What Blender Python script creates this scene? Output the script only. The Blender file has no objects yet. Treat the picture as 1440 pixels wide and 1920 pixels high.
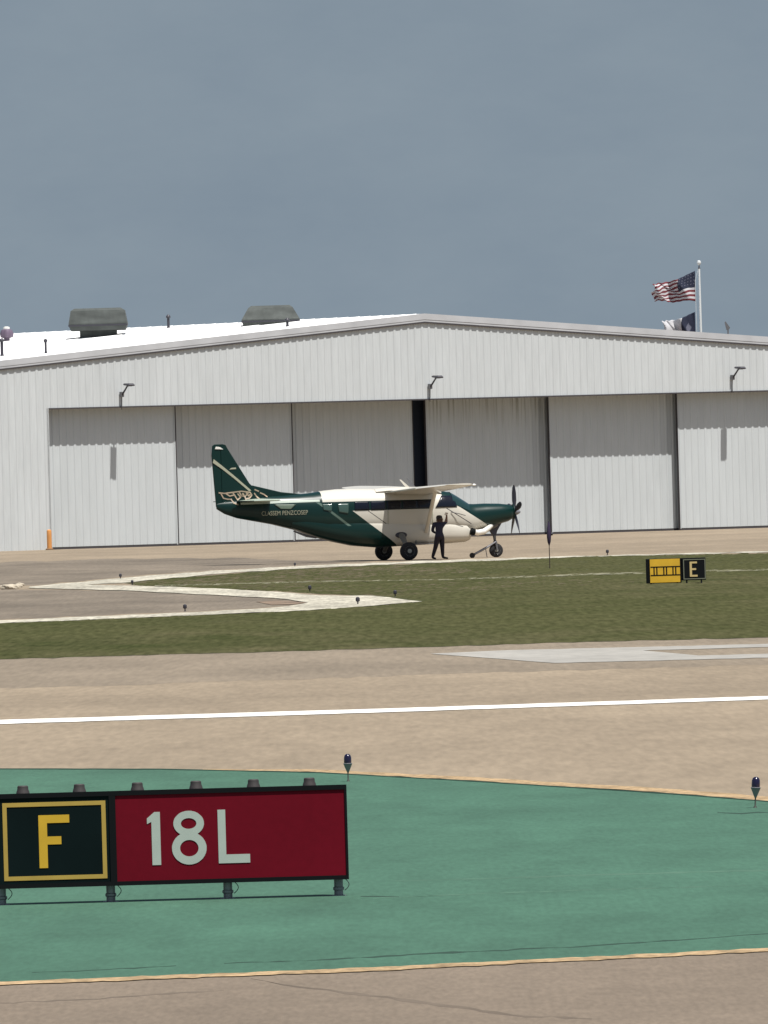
import bpy, bmesh, math, random
import numpy as np
from mathutils import Vector, Matrix, Euler
from mathutils.geometry import tessellate_polygon
R = math.radians
random.seed(7)
rng = np.random.default_rng(7)
C = bpy.context.scene.collection
S = bpy.context.scene

# ------------------------------------------------------------------ camera
FPX, H, K = 26000.0, 3.37, 0.028
cam_d = bpy.data.cameras.new('camera'); cam = bpy.data.objects.new('camera', cam_d); C.objects.link(cam)
cam_d.sensor_fit = 'HORIZONTAL'; cam_d.sensor_width = 36; cam_d.lens = FPX/1440*36
cam_d.clip_start = 1; cam_d.clip_end = 20000
CM = Euler((R(90)-math.atan(70/FPX), 0, 0)).to_matrix() @ Matrix.Rotation(-K, 3, 'Z')
cam.matrix_world = Matrix.Translation((0, 0, H)) @ CM.to_4x4()
S.camera = cam

# ------------------------------------------------------------------ sky, sun, exposure
PHI = R(29.6)            # the hangar front is turned by this; the sun stands square in front of it
SUN_EL = R(68); SUN_AZ = PHI+R(6)
w = bpy.data.worlds.new("World"); S.world = w; w.use_nodes = True
nt = w.node_tree; nt.nodes.clear()
wo = nt.nodes.new('ShaderNodeOutputWorld'); bg = nt.nodes.new('ShaderNodeBackground')
sky = nt.nodes.new('ShaderNodeTexSky'); sky.sky_type = 'NISHITA'; sky.sun_disc = False
sky.sun_elevation = SUN_EL; sky.sun_rotation = math.pi-SUN_AZ; sky.dust_density = 2.0
tc = nt.nodes.new('ShaderNodeTexCoord'); mp = nt.nodes.new('ShaderNodeMapping')
mp.inputs['Scale'].default_value = (1, 1, 2.2)
n1 = nt.nodes.new('ShaderNodeTexNoise'); n1.inputs['Scale'].default_value = 60; n1.inputs['Detail'].default_value = 6
n1.inputs['Roughness'].default_value = .55
n2 = nt.nodes.new('ShaderNodeTexNoise'); n2.inputs['Scale'].default_value = 700; n2.inputs['Detail'].default_value = 3
cr = nt.nodes.new('ShaderNodeValToRGB')
cr.color_ramp.elements[0].position = .30; cr.color_ramp.elements[0].color = (2.54, 3.22, 3.92, 1)
cr.color_ramp.elements[1].position = .72; cr.color_ramp.elements[1].color = (2.88, 3.57, 4.21, 1)
ad = nt.nodes.new('ShaderNodeMath'); ad.operation = 'MULTIPLY_ADD'; ad.inputs[1].default_value = .10
mx = nt.nodes.new('ShaderNodeMixRGB')
sx = nt.nodes.new('ShaderNodeSeparateXYZ'); mr = nt.nodes.new('ShaderNodeMapRange')
mr.inputs['From Min'].default_value = .12; mr.inputs['From Max'].default_value = .5
mr.inputs['To Min'].default_value = 1.0; mr.inputs['To Max'].default_value = .25
L = nt.links.new
L(tc.outputs['Generated'], mp.inputs['Vector']); L(mp.outputs[0], n1.inputs['Vector']); L(mp.outputs[0], n2.inputs['Vector'])
L(n2.outputs['Fac'], ad.inputs[0]); L(n1.outputs['Fac'], ad.inputs[2]); L(ad.outputs[0], cr.inputs[0])
L(tc.outputs['Generated'], sx.inputs[0]); L(sx.outputs['Z'], mr.inputs['Value'])
L(mr.outputs[0], mx.inputs[0]); L(sky.outputs[0], mx.inputs[1]); L(cr.outputs[0], mx.inputs[2])
L(mx.outputs[0], bg.inputs['Color']); bg.inputs['Strength'].default_value = 0.070; L(bg.outputs[0], wo.inputs['Surface'])

sd = bpy.data.lights.new('sun', 'SUN'); sd.energy = 5.0; sd.angle = R(.5); sd.color = (1, .965, .91)
sun = bpy.data.objects.new('sun', sd); C.objects.link(sun)
SD = Vector((math.cos(SUN_EL)*math.sin(SUN_AZ), -math.cos(SUN_EL)*math.cos(SUN_AZ), math.sin(SUN_EL)))
sun.rotation_euler = SD.to_track_quat('Z', 'Y').to_euler(); sun.location = (30, -30, 60)
S.view_settings.view_transform = 'Standard'; S.view_settings.look = 'None'
S.view_settings.exposure = .29; S.view_settings.gamma = 1
try: S.view_settings.use_curve_mapping = False
except Exception: pass

# ------------------------------------------------------------------ measuring helpers (photo pixel -> place in the world)
def ray(px, py):
    return CM @ Vector(((px-720)/FPX, -(py-960)/FPX, -1))
def G(px, py, z=0.0):
    d = ray(px, py); t = (z-H)/d.z
    return Vector((d.x*t, d.y*t, z))
def W(px, py, Y):
    d = ray(px, py); t = Y/d.y
    return Vector((d.x*t, Y, H+d.z*t))

# ------------------------------------------------------------------ materials
def mat(name, col, rough=.7, metal=0, coat=0, noise=None, bump=None, spec=.5):
    """noise = list of (scale xyz, amount, detail) multiplying the colour; bump=(scale, strength)"""
    m = bpy.data.materials.new(name); m.use_nodes = True
    t = m.node_tree; b = t.nodes['Principled BSDF']
    b.inputs['Roughness'].default_value = rough; b.inputs['Metallic'].default_value = metal
    b.inputs['Coat Weight'].default_value = coat; b.inputs['Coat Roughness'].default_value = .08
    b.inputs['Specular IOR Level'].default_value = spec
    b.inputs['Base Color'].default_value = (*col, 1)
    if noise:
        tcn = t.nodes.new('ShaderNodeTexCoord'); prev = None
        rgb = t.nodes.new('ShaderNodeRGB'); rgb.outputs[0].default_value = (*col, 1); prev = rgb.outputs[0]
        for (sc, amt, det) in noise:
            mpn = t.nodes.new('ShaderNodeMapping'); mpn.inputs['Scale'].default_value = sc
            nn = t.nodes.new('ShaderNodeTexNoise'); nn.inputs['Scale'].default_value = 1; nn.inputs['Detail'].default_value = det
            rr = t.nodes.new('ShaderNodeMapRange')
            rr.inputs['From Min'].default_value = .25; rr.inputs['From Max'].default_value = .75
            rr.inputs['To Min'].default_value = 1-amt; rr.inputs['To Max'].default_value = 1+amt
            mu = t.nodes.new('ShaderNodeVectorMath'); mu.operation = 'SCALE'
            t.links.new(tcn.outputs['Object'], mpn.inputs[0]); t.links.new(mpn.outputs[0], nn.inputs['Vector'])
            t.links.new(nn.outputs['Fac'], rr.inputs['Value']); t.links.new(prev, mu.inputs[0])
            t.links.new(rr.outputs[0], mu.inputs['Scale']); prev = mu.outputs[0]
        t.links.new(prev, b.inputs['Base Color'])
    if bump:
        nb = t.nodes.new('ShaderNodeTexNoise'); nb.inputs['Scale'].default_value = bump[0]; nb.inputs['Detail'].default_value = 4
        tb = t.nodes.new('ShaderNodeTexCoord'); bu = t.nodes.new('ShaderNodeBump'); bu.inputs['Strength'].default_value = bump[1]
        t.links.new(tb.outputs['Object'], nb.inputs['Vector'])
        t.links.new(nb.outputs['Fac'], bu.inputs['Height']); t.links.new(bu.outputs[0], b.inputs['Normal'])
    return m

def mixnode(t, fac, a, b_):
    n = t.nodes.new('ShaderNodeMixRGB'); t.links.new(fac, n.inputs[0])
    for i, v in ((1, a), (2, b_)):
        if isinstance(v, tuple): n.inputs[i].default_value = (*v, 1)
        else: t.links.new(v, n.inputs[i])
    return n.outputs[0]
def noisefac(t, sc, lo, hi, det=4, coord='Object'):
    tcn = t.nodes.new('ShaderNodeTexCoord'); mpn = t.nodes.new('ShaderNodeMapping'); mpn.inputs['Scale'].default_value = sc
    nn = t.nodes.new('ShaderNodeTexNoise'); nn.inputs['Scale'].default_value = 1; nn.inputs['Detail'].default_value = det
    rr = t.nodes.new('ShaderNodeMapRange'); rr.inputs['From Min'].default_value = lo; rr.inputs['From Max'].default_value = hi
    t.links.new(tcn.outputs[coord], mpn.inputs[0]); t.links.new(mpn.outputs[0], nn.inputs['Vector']); t.links.new(nn.outputs['Fac'], rr.inputs['Value'])
    return rr.outputs[0]

M = {}
M['concrete'] = mat('concrete', (.240, .192, .136), .9, spec=.25, noise=[((.03, .02, 1), .16, 4), ((.25, .06, 1), .12, 4), ((1.5, .18, 1), .09, 3), ((9, .5, 1), .13, 3)])
M['concrete_old'] = mat('concrete_old', (.200, .163, .120), .9, spec=.25, noise=[((.05, .03, 1), .15, 4), ((.4, .08, 1), .14, 4), ((8, .3, 1), .14, 3)])
M['apron_old'] = mat('apron_old', (.165, .137, .105), .9, spec=.25, noise=[((.08, .03, 1), .22, 4), ((.5, .1, 1), .20, 4), ((8, .2, 1), .14, 3)])
M['concrete_near'] = mat('concrete_near', (.174, .138, .103), .9, spec=.25, noise=[((.3, .1, 1), .10, 4), ((3, .7, 1), .08, 4), ((24, 2.2, 1), .14, 3)])
M['green_paint'] = mat('green_paint', (.050, .119, .080), .85, spec=.25, noise=[((.3, .12, 1), .10, 4), ((1.1, .18, 1), .12, 4), ((2.5, .5, 1), .08, 4), ((20, 1.8, 1), .12, 3)], bump=(30, .2))
M['edge_paint'] = mat('edge_paint', (.34, .240, .135), .9, spec=.2, noise=[((2.5, 1, 1), .4, 4), ((14, 5, 1), .4, 3)])
M['white_line'] = mat('white_line', (.80, .78, .73), .8, noise=[((1.5, .7, 1), .08, 4)])
M['pale_kerb'] = mat('pale_kerb', (.40, .375, .305), .9, spec=.2, noise=[((.35, .10, 1), .30, 4), ((2, .3, 1), .30, 4), ((8, .3, 1), .25, 3)])
M['faded_paint'] = mat('faded_paint', (.315, .30, .27), .85, noise=[((.4, .1, 1), .12, 4), ((3, .5, 1), .12, 3)])
M['joint'] = mat('joint', (.026, .055, .040), .9, spec=.2)
M['crack'] = mat('crack', (.128, .102, .078), .9, spec=.2, noise=[((2, .6, 1), .25, 4)])
M['pale_streak'] = mat('pale_streak', (.075, .150, .105), .9, spec=.2, noise=[((1.5, .5, 1), .25, 4)])
M['grass'] = mat('grass', (.065, .075, .020), 1, spec=.1)
t = M['grass'].node_tree
f1 = noisefac(t, (.07, .035, 1), .36, .66, 6); f2 = noisefac(t, (.5, .10, 1), .3, .7, 5)
c1 = mixnode(t, f1, (.048, .051, .021), (.092, .081, .046)); c2 = mixnode(t, f2, (.037, .043, .016), c1)
f3 = noisefac(t, (.05, .03, 1), .3, .7, 3)
c3 = mixnode(t, f3, c2, (.056, .058, .025))
f4 = noisefac(t, (6, .28, 1), .3, .7, 3)
c4 = mixnode(t, f4, (.74, .76, .70), (1.32, 1.30, 1.30)); mm = t.nodes.new('ShaderNodeMixRGB'); mm.blend_type = 'MULTIPLY'; mm.inputs[0].default_value = 1
t.links.new(c3, mm.inputs[1]); t.links.new(c4, mm.inputs[2]); t.links.new(mm.outputs[0], t.nodes['Principled BSDF'].inputs['Base Color'])
M['dry_grass'] = mat('dry_grass', (.095, .078, .048), 1, noise=[((.3, .08, 1), .3, 4), ((2, .5, 1), .2, 3)], spec=.1)
M['siding'] = mat('siding', (.535, .565, .577), .6, noise=[((.5, .5, .12), .03, 4), ((2.4, 2.4, .3), .05, 4), ((9, 9, .8), .05, 3)])
M['door_siding'] = mat('door_siding', (.515, .548, .562), .6, noise=[((.5, .5, .12), .03, 4), ((2.4, 2.4, .4), .04, 4), ((9, 9, .8), .02, 3)])
M['roof'] = mat('roof', (.84, .84, .83), .5, noise=[((.2, .2, 1), .04, 4)])
M['trim'] = mat('trim', (.47, .48, .50), .5, noise=[((.8, .8, 1), .12, 4)])
M['seal'] = mat('seal', (.05, .045, .05), .7)
M['inside'] = mat('inside', (.03, .033, .04), .8)
M['vent_metal'] = mat('vent_metal', (.075, .083, .079), .8, spec=.2, noise=[((.8, .8, 2.5), .3, 4), ((4, 4, 1), .12, 3)])
M['dark_metal'] = mat('dark_metal', (.035, .034, .045), .5)
M['mid_metal'] = mat('mid_metal', (.16, .16, .17), .45, metal=.4)
M['galv'] = mat('galv', (.24, .24, .26), .45, metal=.5, noise=[((6, 6, 6), .25, 3)])
M['black_paint'] = mat('black_paint', (.006, .007, .008), .6, spec=.1)
M['sign_black'] = mat('sign_black', (.004, .0095, .010), .6, spec=.06, noise=[((2, 2, 2), .2, 3)])
M['sign_red'] = mat('sign_red', (.135, .0038, .0120), .6, spec=.08, noise=[((1.2, 1.2, 1.2), .09, 3), ((14, 14, 14), .06, 3)])
M['sign_white'] = mat('sign_white', (.41, .46, .41), .5, noise=[((6, 6, 6), .05, 3)])
M['sign_yellow'] = mat('sign_yellow', (.60, .36, .022), .5, noise=[((3, 3, 3), .12, 3)])
M['sign_border'] = mat('sign_border', (.42, .28, .055), .5, noise=[((3, 3, 3), .12, 3)])
M['orange'] = mat('orange', (.60, .27, .08), .6, noise=[((3, 3, 2), .15, 3)])
M['blue_glass'] = mat('blue_glass', (.008, .006, .030), .2, coat=.2)
M['tyre'] = mat('tyre', (.015, .015, .018), .8)
M['rim'] = mat('rim', (.33, .35, .33), .4, metal=.3)
M['white_plane'] = mat('white_plane', (.60, .57, .50), .35, coat=.3, noise=[((1.2, 1.2, 1.2), .05, 3)])
M['green_plane'] = mat('green_plane', (.0016, .0205, .0180), .4, coat=.12, spec=.25)
M['glass_dark'] = mat('glass_dark', (.006, .008, .016), .2, coat=.1, spec=.3)
M['glass_teal'] = mat('glass_teal', (.010, .034, .034), .14, coat=.5)
M['glass_pale'] = mat('glass_pale', (.045, .085, .072), .2, coat=.3)
M['stripe'] = mat('stripe', (.36, .36, .27), .4)
M['bright_metal'] = mat('bright_metal', (.9, .88, .82), .35, metal=.35)
M['flag_red'] = mat('flag_red', (.13, .020, .028), .9)
M['flag_star'] = mat('flag_star', (.09, .095, .13), .9)
M['flag_white'] = mat('flag_white', (.45, .45, .47), .9)
M['flag_blue'] = mat('flag_blue', (.010, .014, .035), .9)
M['pole_white'] = mat('pole_white', (.62, .65, .66), .4)
M['skin'] = mat('skin', (.30, .16, .10), .6)
M['hair'] = mat('hair', (.015, .010, .010), .7)
M['stone'] = mat('stone', (.42, .37, .29), .9, noise=[((4, 4, 4), .3, 3)])

# ------------------------------------------------------------------ mesh helpers
class MB:
    def __init__(s): s.v = []; s.f = []; s.m = []
    def add(s, vs, fs, mi=0):
        o = len(s.v); s.v += [tuple(v) for v in vs]; s.f += [tuple(i+o for i in f) for f in fs]; s.m += [mi]*len(fs)
    def box(s, a, b, mi=0, rot=None, org=None):
        (x0, y0, z0), (x1, y1, z1) = a, b
        vs = [Vector(p) for p in ((x0,y0,z0),(x1,y0,z0),(x1,y1,z0),(x0,y1,z0),(x0,y0,z1),(x1,y0,z1),(x1,y1,z1),(x0,y1,z1))]
        if rot is not None:
            org = Vector(org if org is not None else ((x0+x1)/2, (y0+y1)/2, (z0+z1)/2)); vs = [org+rot@(v-org) for v in vs]
        s.add(vs, [(0,3,2,1),(4,5,6,7),(0,1,5,4),(1,2,6,5),(2,3,7,6),(3,0,4,7)], mi)
    def loft(s, rings, mi=0, cap=True):
        o = len(s.v); n = len(rings[0])
        for r in rings: s.v += [tuple(p) for p in r]
        for i in range(len(rings)-1):
            for j in range(n):
                s.f.append((o+i*n+j, o+i*n+(j+1) % n, o+(i+1)*n+(j+1) % n, o+(i+1)*n+j)); s.m.append(mi)
        if cap:
            s.f.append(tuple(o+j for j in reversed(range(n)))); s.m.append(mi)
            s.f.append(tuple(o+(len(rings)-1)*n+j for j in range(n))); s.m.append(mi)
    def tube(s, pts, rad, n=10, mi=0):
        pts = [Vector(p) for p in pts]; rad = rad if isinstance(rad, (list, tuple)) else [rad]*len(pts)
        rings = []
        for i, p in enumerate(pts):
            d = (pts[min(i+1, len(pts)-1)]-pts[max(i-1, 0)]).normalized()
            a = d.orthogonal() if i == 0 else (a-d*a.dot(d)); a = a.normalized(); b = d.cross(a)
            rings.append([p+(a*math.cos(2*math.pi*k/n)+b*math.sin(2*math.pi*k/n))*rad[i] for k in range(n)])
        s.loft(rings, mi)
    def lathe(s, prof, c=(0, 0, 0), axis='Z', n=20, mi=0):
        rings = []
        for (r, h) in prof:
            ring = []
            for k in range(n):
                a = 2*math.pi*k/n; u, v = r*math.cos(a), r*math.sin(a)
                p = (u, v, h) if axis == 'Z' else ((h, u, v) if axis == 'X' else (v, h, u))
                ring.append((p[0]+c[0], p[1]+c[1], p[2]+c[2]))
            rings.append(ring)
        s.loft(rings, mi)
    def poly(s, pts, mi=0):
        tris = tessellate_polygon([[Vector(p) for p in pts]])
        s.add(pts, tris, mi)
    def prism(s, pts, off, mi=0):
        """polygon pts extruded by vector off"""
        n = len(pts); off = Vector(off); o = len(s.v)
        s.v += [tuple(p) for p in pts]+[tuple(Vector(p)+off) for p in pts]
        for tr in tessellate_polygon([[Vector(p) for p in pts]]):
            s.f.append(tuple(o+i for i in tr)); s.m.append(mi); s.f.append(tuple(o+n+i for i in reversed(tr))); s.m.append(mi)
        for i in range(n): s.f.append((o+i, o+(i+1) % n, o+n+(i+1) % n, o+n+i)); s.m.append(mi)
    def build(s, name, mats, parent=None, smooth=False, fixn=True, bevel=0):
        me = bpy.data.meshes.new(name); me.from_pydata(s.v, [], s.f)
        for m in (mats if isinstance(mats, (list, tuple)) else [mats]): me.materials.append(M[m] if isinstance(m, str) else m)
        me.polygons.foreach_set('material_index', s.m)
        if smooth: me.polygons.foreach_set('use_smooth', [True]*len(s.f))
        me.update()
        if fixn:
            b = bmesh.new(); b.from_mesh(me); bmesh.ops.recalc_face_normals(b, faces=b.faces); b.to_mesh(me); b.free()
        if smooth:
            try: me.set_sharp_from_angle(angle=R(38))
            except Exception: pass
        o = bpy.data.objects.new(name, me); C.objects.link(o)
        if parent is not None: o.parent = parent
        if bevel:
            bv = o.modifiers.new('bevel', 'BEVEL'); bv.width = bevel; bv.segments = 2; bv.limit_method = 'ANGLE'
        return o
def tag(o, label=None, cat=None, group=None, kind=None):
    if label: o['label'] = label
    if cat: o['category'] = cat
    if group: o['group'] = group
    if kind: o['kind'] = kind
    return o
def empty(name, loc=(0, 0, 0), rz=0):
    o = bpy.data.objects.new(name, None); C.objects.link(o); o.location = loc; o.rotation_euler = (0, 0, rz); o.empty_display_size = .3
    return o
def copy_tree(o, parent=None):
    c = o.copy(); C.objects.link(c); c.parent = parent
    for ch in list(o.children): copy_tree(ch, c)
    return c

# ------------------------------------------------------------------ ground
g = MB(); g.add([(-4000, -300, 0), (4000, -300, 0), (4000, 9000, 0), (-4000, 9000, 0)], [(0, 1, 2, 3)])
tag(g.build('ground', 'concrete', fixn=False), kind='structure')
def wob(pts, amt=0.0, step=24):
    """subdivide pixel polyline and jitter it a little"""
    out = []
    n = len(pts)
    for i in range(n):
        a, b = pts[i], pts[(i+1) % n]; d = math.hypot(b[0]-a[0], b[1]-a[1]); k = max(1, int(d/step))
        for j in range(k):
            f = j/k; out.append((a[0]+(b[0]-a[0])*f, a[1]+(b[1]-a[1])*f+(random.uniform(-amt, amt) if j else 0)))
    return out
def sheet(name, pix, m, z, amt=.4, label=None, kind='structure', step=24):
    b = MB(); b.poly([G(x, y, z) for x, y in wob(pix, amt, step)])
    o = b.build(name, m, fixn=False)
    me = o.data; bb = bmesh.new(); bb.from_mesh(me)
    for f in bb.faces:
        if f.normal.z < 0: f.normal_flip()
    bb.to_mesh(me); bb.free()
    return tag(o, label, kind=kind)
def band(name, top, thick, m, z, amt=.3):
    """strip under a pixel polyline; thick = px at each point"""
    if not isinstance(thick, (list, tuple)): thick = [thick]*len(top)
    low = [(x, y+t) for (x, y), t in zip(top, thick)]
    return sheet(name, top+low[::-1], m, z, amt)

# near pavement, green island, runway
sheet('taxiway', [(-250, 1851), (0, 1843), (700, 1816), (1440, 1779), (1700, 1764), (1900, 2150), (-400, 2150)], 'concrete_near', .004)
green_top = [(-250, 1437), (0, 1441), (300, 1442), (600, 1448), (900, 1465), (1250, 1487), (1440, 1502), (1700, 1522)]
green_bot = [(1700, 1764), (1440, 1778), (700, 1815), (0, 1842), (-250, 1850)]
sheet('painted_island', green_top+green_bot, 'green_paint', .008, .5)
band('island_edge_line', [(380, 1442), (600, 1443), (900, 1457.5), (1250, 1479), (1440, 1493.5), (1700, 1512)], [1, 4.5, 6.5, 7.5, 8, 8.5], 'edge_paint', .0105, .9)
band('island_edge_line', [(-250, 1848.5), (0, 1840.5), (700, 1813.5), (1440, 1777), (1700, 1763)], 6.5, 'edge_paint', .0105, 1.0)
band('pavement_joint', [(-250, 1436.5), (0, 1440.5), (300, 1441), (600, 1447.4), (900, 1464.4), (1250, 1486.6), (1440, 1501.5), (1700, 1521)], 1.3, 'joint', .0125, .25)
band('pavement_joint', [(60, 1823), (200, 1817.5), (330, 1810)], 1.1, 'joint', .0088, 1.1)
band('pavement_joint', [(420, 1806), (600, 1799), (800, 1787), (1100, 1773), (1440, 1750), (1700, 1734)], [1, 1.6, 2, 1.8, 1, 1], 'joint', .0088, 1.1)
band('pavement_joint', [(676, 1680), (700, 1679.5), (748, 1681)], [1.2, 2, 1], 'joint', .0088, .2)
band('pavement_joint', [(1345, 1523), (1390, 1524.5), (1420, 1522), (1440, 1523)], [1, 2, 2, 1], 'joint', .0088, .3)
band('paint_streak', [(740, 1651), (900, 1647), (1100, 1640), (1440, 1630.5), (1700, 1624)], [1, 1.6, 2, 2, 2], 'pale_streak', .0086, .8)
band('paint_streak', [(700, 1684), (900, 1675), (1100, 1668), (1400, 1660)], [.8, 1.2, 1.2, .8], 'pale_streak', .0086, .8)
band('pavement_crack', [(470, 1834), (560, 1849), (700, 1866), (850, 1885), (960, 1902), (1110, 1910)], [1, 3, 2.5, 4, 2.5, 1], 'crack', .0046, 2.0)
band('pavement_crack', [(0, 1880), (160, 1873), (420, 1856)], [1, 1.6, 1], 'crack', .0046, 1.4)
band('runway_edge_line', [(-250, 1357.5), (0, 1349.7), (720, 1328.5), (1440, 1305), (1700, 1297)], [8, 7.6, 6.8, 6.2, 6], 'white_line', .008, .25)
sheet('runway_shoulder', [(-250, 1243), (0, 1235), (800, 1212), (1440, 1194), (1700, 1187), (1700, 1240), (1440, 1246), (900, 1262), (500, 1275), (200, 1286), (-250, 1296)], 'concrete_old', .001, 1.6)
sheet('chevron_marking', [(806, 1225.5), (1040, 1243), (1440, 1233), (1700, 1227), (1700, 1219), (1440, 1225.5), (1310, 1229), (1205, 1219.5), (1280, 1217.5), (1440, 1213), (1700, 1205), (1700, 1200), (1440, 1207), (1200, 1213), (950, 1219)], 'faded_paint', .008, .3)
sheet('apron', [(-250, 1062), (0, 1055), (140, 1050), (300, 1047), (460, 1046), (560, 1051), (640, 1050), (700, 1053), (550, 1061), (300, 1076), (226, 1082), (60, 1098), (0, 1098), (-250, 1104)], 'apron_old', .001, 1.4)
sheet('taxiway_loop', [(-250, 1110), (0, 1106), (110, 1106), (240, 1108), (400, 1116), (540, 1124), (572, 1130), (540, 1136), (470, 1141), (300, 1149), (0, 1162), (-250, 1171)], 'apron_old', .001, 1.0)
# grass and the taxiway loop in it
grass_px = [(-250, 1180), (0, 1170), (580, 1146), (790, 1128), (700, 1118), (600, 1114), (540, 1109), (270, 1098), (232, 1093), (300, 1086), (550, 1066), (840, 1055), (1030, 1047), (1100, 1043.5), (1300, 1041), (1440, 1037), (1700, 1028), (1700, 1187), (1440, 1195), (1100, 1203), (800, 1213), (500, 1222), (0, 1236), (-250, 1244)]
sheet('grass_base', grass_px, 'grass', .006, 1.0)
sheet('dry_verge', [(240, 1093), (420, 1080), (560, 1068), (740, 1060), (840, 1062), (900, 1073), (700, 1080), (640, 1087), (560, 1102), (420, 1100)], 'dry_grass', .012, 2.0)
sheet('dry_verge', [(430, 1104), (640, 1098), (900, 1092), (1180, 1083), (1190, 1092), (940, 1102), (820, 1112), (700, 1117), (560, 1108)], 'dry_grass', .010, 2.0)
band('kerb_strip', [(55, 1100), (226, 1084), (300, 1077.5), (420, 1069), (550, 1062), (700, 1055), (850, 1049.5), (1100, 1042), (1440, 1033.5), (1700, 1026)], [2, 9, 8.5, 6, 4.5, 4, 4, 2, 1.5, 1.5], 'pale_kerb', .016, .8)
band('kerb_strip', [(290, 1097), (420, 1094), (560, 1090), (830, 1085.5), (1000, 1079), (1110, 1074.5), (1440, 1066), (1700, 1058)], [2, 2.2, 2, 2.2, 3, 3.4, 3, 3], mat('sunk_kerb', (.19, .18, .115), .9, noise=[((.6, .2, 1), .3, 4), ((3, .8, 1), .25, 3)]), .016, .7)
sheet('kerb_strip', [(50, 1102), (130, 1096), (240, 1098), (400, 1103), (540, 1111), (600, 1116.5), (700, 1117), (792, 1127.5), (700, 1135.5), (580, 1144), (300, 1156), (0, 1168.5), (-250, 1179), (-250, 1172), (0, 1163), (300, 1150.5), (470, 1142), (540, 1136.5), (578, 1130), (540, 1123.5), (400, 1115), (240, 1107), (120, 1104)], 'pale_kerb', .020, .7)
sheet('dirt_patch', [(480, 1128), (520, 1125.5), (548, 1127), (577, 1130), (545, 1133), (510, 1134), (495, 1131)], mat('dirt', (.18, .128, .088), .9, noise=[((1, .3, 1), .55, 5)]), .012, 1.6)
M['swale_grass'] = mat('swale_grass', (.034, .036, .014), 1, spec=.1, noise=[((.5, .1, 1), .3, 4)])
band('grass_swale', [(880, 1152.5), (960, 1152), (1090, 1149), (1180, 1147.5), (1300, 1144)], [.6, 2, 3, 2, .5], 'swale_grass', .0068, .8)
band('grass_swale', [(590, 1193.5), (680, 1194), (760, 1190)], [.5, 2, .5], 'swale_grass', .0068, .8)
band('grass_swale', [(880, 1170.5), (960, 1171), (1020, 1171)], [.5, 3, .5], 'swale_grass', .0068, .8)
# short grass growing over the lawn: many small upright blades as one mesh
def in_poly(x, y, P):
    c = np.zeros(len(x), bool); n = len(P)
    for i in range(n):
        x1, y1 = P[i]; x2, y2 = P[(i+1) % n]
        if y1 == y2: continue
        c ^= ((y1 > y) != (y2 > y)) & (x < (x2-x1)*(y-y1)/(y2-y1)+x1)
    return c
NT = 45000
gx = rng.uniform(-60, 1500, NT*5); gy = rng.uniform(1036, 1242, NT*5)
ok = in_poly(gx, gy, grass_px) & ~in_poly(gx, gy, [(50, 1098), (240, 1084), (300, 1076), (420, 1066), (550, 1060), (850, 1047), (850, 1056), (550, 1068), (300, 1087), (240, 1096)]) & ~in_poly(gx, gy, [(560, 1112), (700, 1116), (800, 1127), (700, 1138), (560, 1146)])
gx, gy = gx[ok][:NT], gy[ok][:NT]
vs = []; fs = []
for x, y in zip(gx, gy):
    p = G(x, y, 0); h = random.uniform(.012, .03); ww = random.uniform(.08, .30); a = random.uniform(-.35, .35)
    dx, dy = math.cos(a)*ww, math.sin(a)*ww; k = len(vs)
    vs += [(p.x-dx, p.y-dy, 0.0), (p.x+dx, p.y+dy, 0.0), (p.x+dx*.5, p.y+dy*.5+h*2.6, h), (p.x-dx*.4, p.y-dy*.4+h*2.6, h*.9)]
    fs.append((k, k+1, k+2, k+3))
gm = bpy.data.meshes.new('grass'); gm.from_pydata(vs, [], fs); gm.materials.append(M['grass']); gm.polygons.foreach_set('use_smooth',[True]*len(fs)); go = bpy.data.objects.new('grass', gm); C.objects.link(go)
tag(go, 'short mown green grass of the airfield between pavement strips', 'grass', kind='stuff')

# ------------------------------------------------------------------ hangar
HC = Vector((2.35, 722.0, 0)); cf, sf = math.cos(PHI), math.sin(PHI)
def hu(px, py=765, v=0):
    """distance along the hangar front (or a plane v behind it) of a photo column"""
    d = ray(px, py); a = d.x/d.y
    return (a*(HC.y+v*cf)-HC.x+v*sf)/(cf-a*sf)
hangar = empty('hangar', HC, PHI)      # local x along the front, y into the depth
tag(hangar, 'wide white corrugated metal hangar with low gable and sliding doors', 'hangar')
HW_, DEP, ZP, SL, ZH = 31.0, 78.0, 11.55, .0775, 7.26
roofz = lambda u: ZP-SL*abs(u)
PITCH = .415
def ribbed(b, u0, u1, zb, ztf, v, mi=0, dep=.028):
    """corrugated panel facing -y, profile across u; ztf(u) is its top"""
    prof = []
    u = math.floor(u0/PITCH)*PITCH
    while u < u1:
        for du, dv in ((0, 0), (.20, 0), (.245, -dep), (.325, -dep), (.38, 0)):
            if u0 < u+du < u1: prof.append((u+du, dv))
        u += PITCH
    prof = [(u0, 0)]+prof+[(u1, 0)]
    vs = []
    for (uu, dv) in prof: vs += [(uu, v+dv, zb), (uu, v+dv, ztf(uu))]
    b.add(vs, [(2*i, 2*i+2, 2*i+3, 2*i+1) for i in range(len(prof)-1)], mi)
E1, E2, E3 = .69, 1.22, 1.80
uL, u1, u2, gL, gR, u3, u4, uR = [hu(p, 800, v) for p, v in ((92, 0), (327.5, E1), (546, E2), (772.5, E3), (798, E3), (1029, E2), (1270, E1), (1506, 0))]
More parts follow.
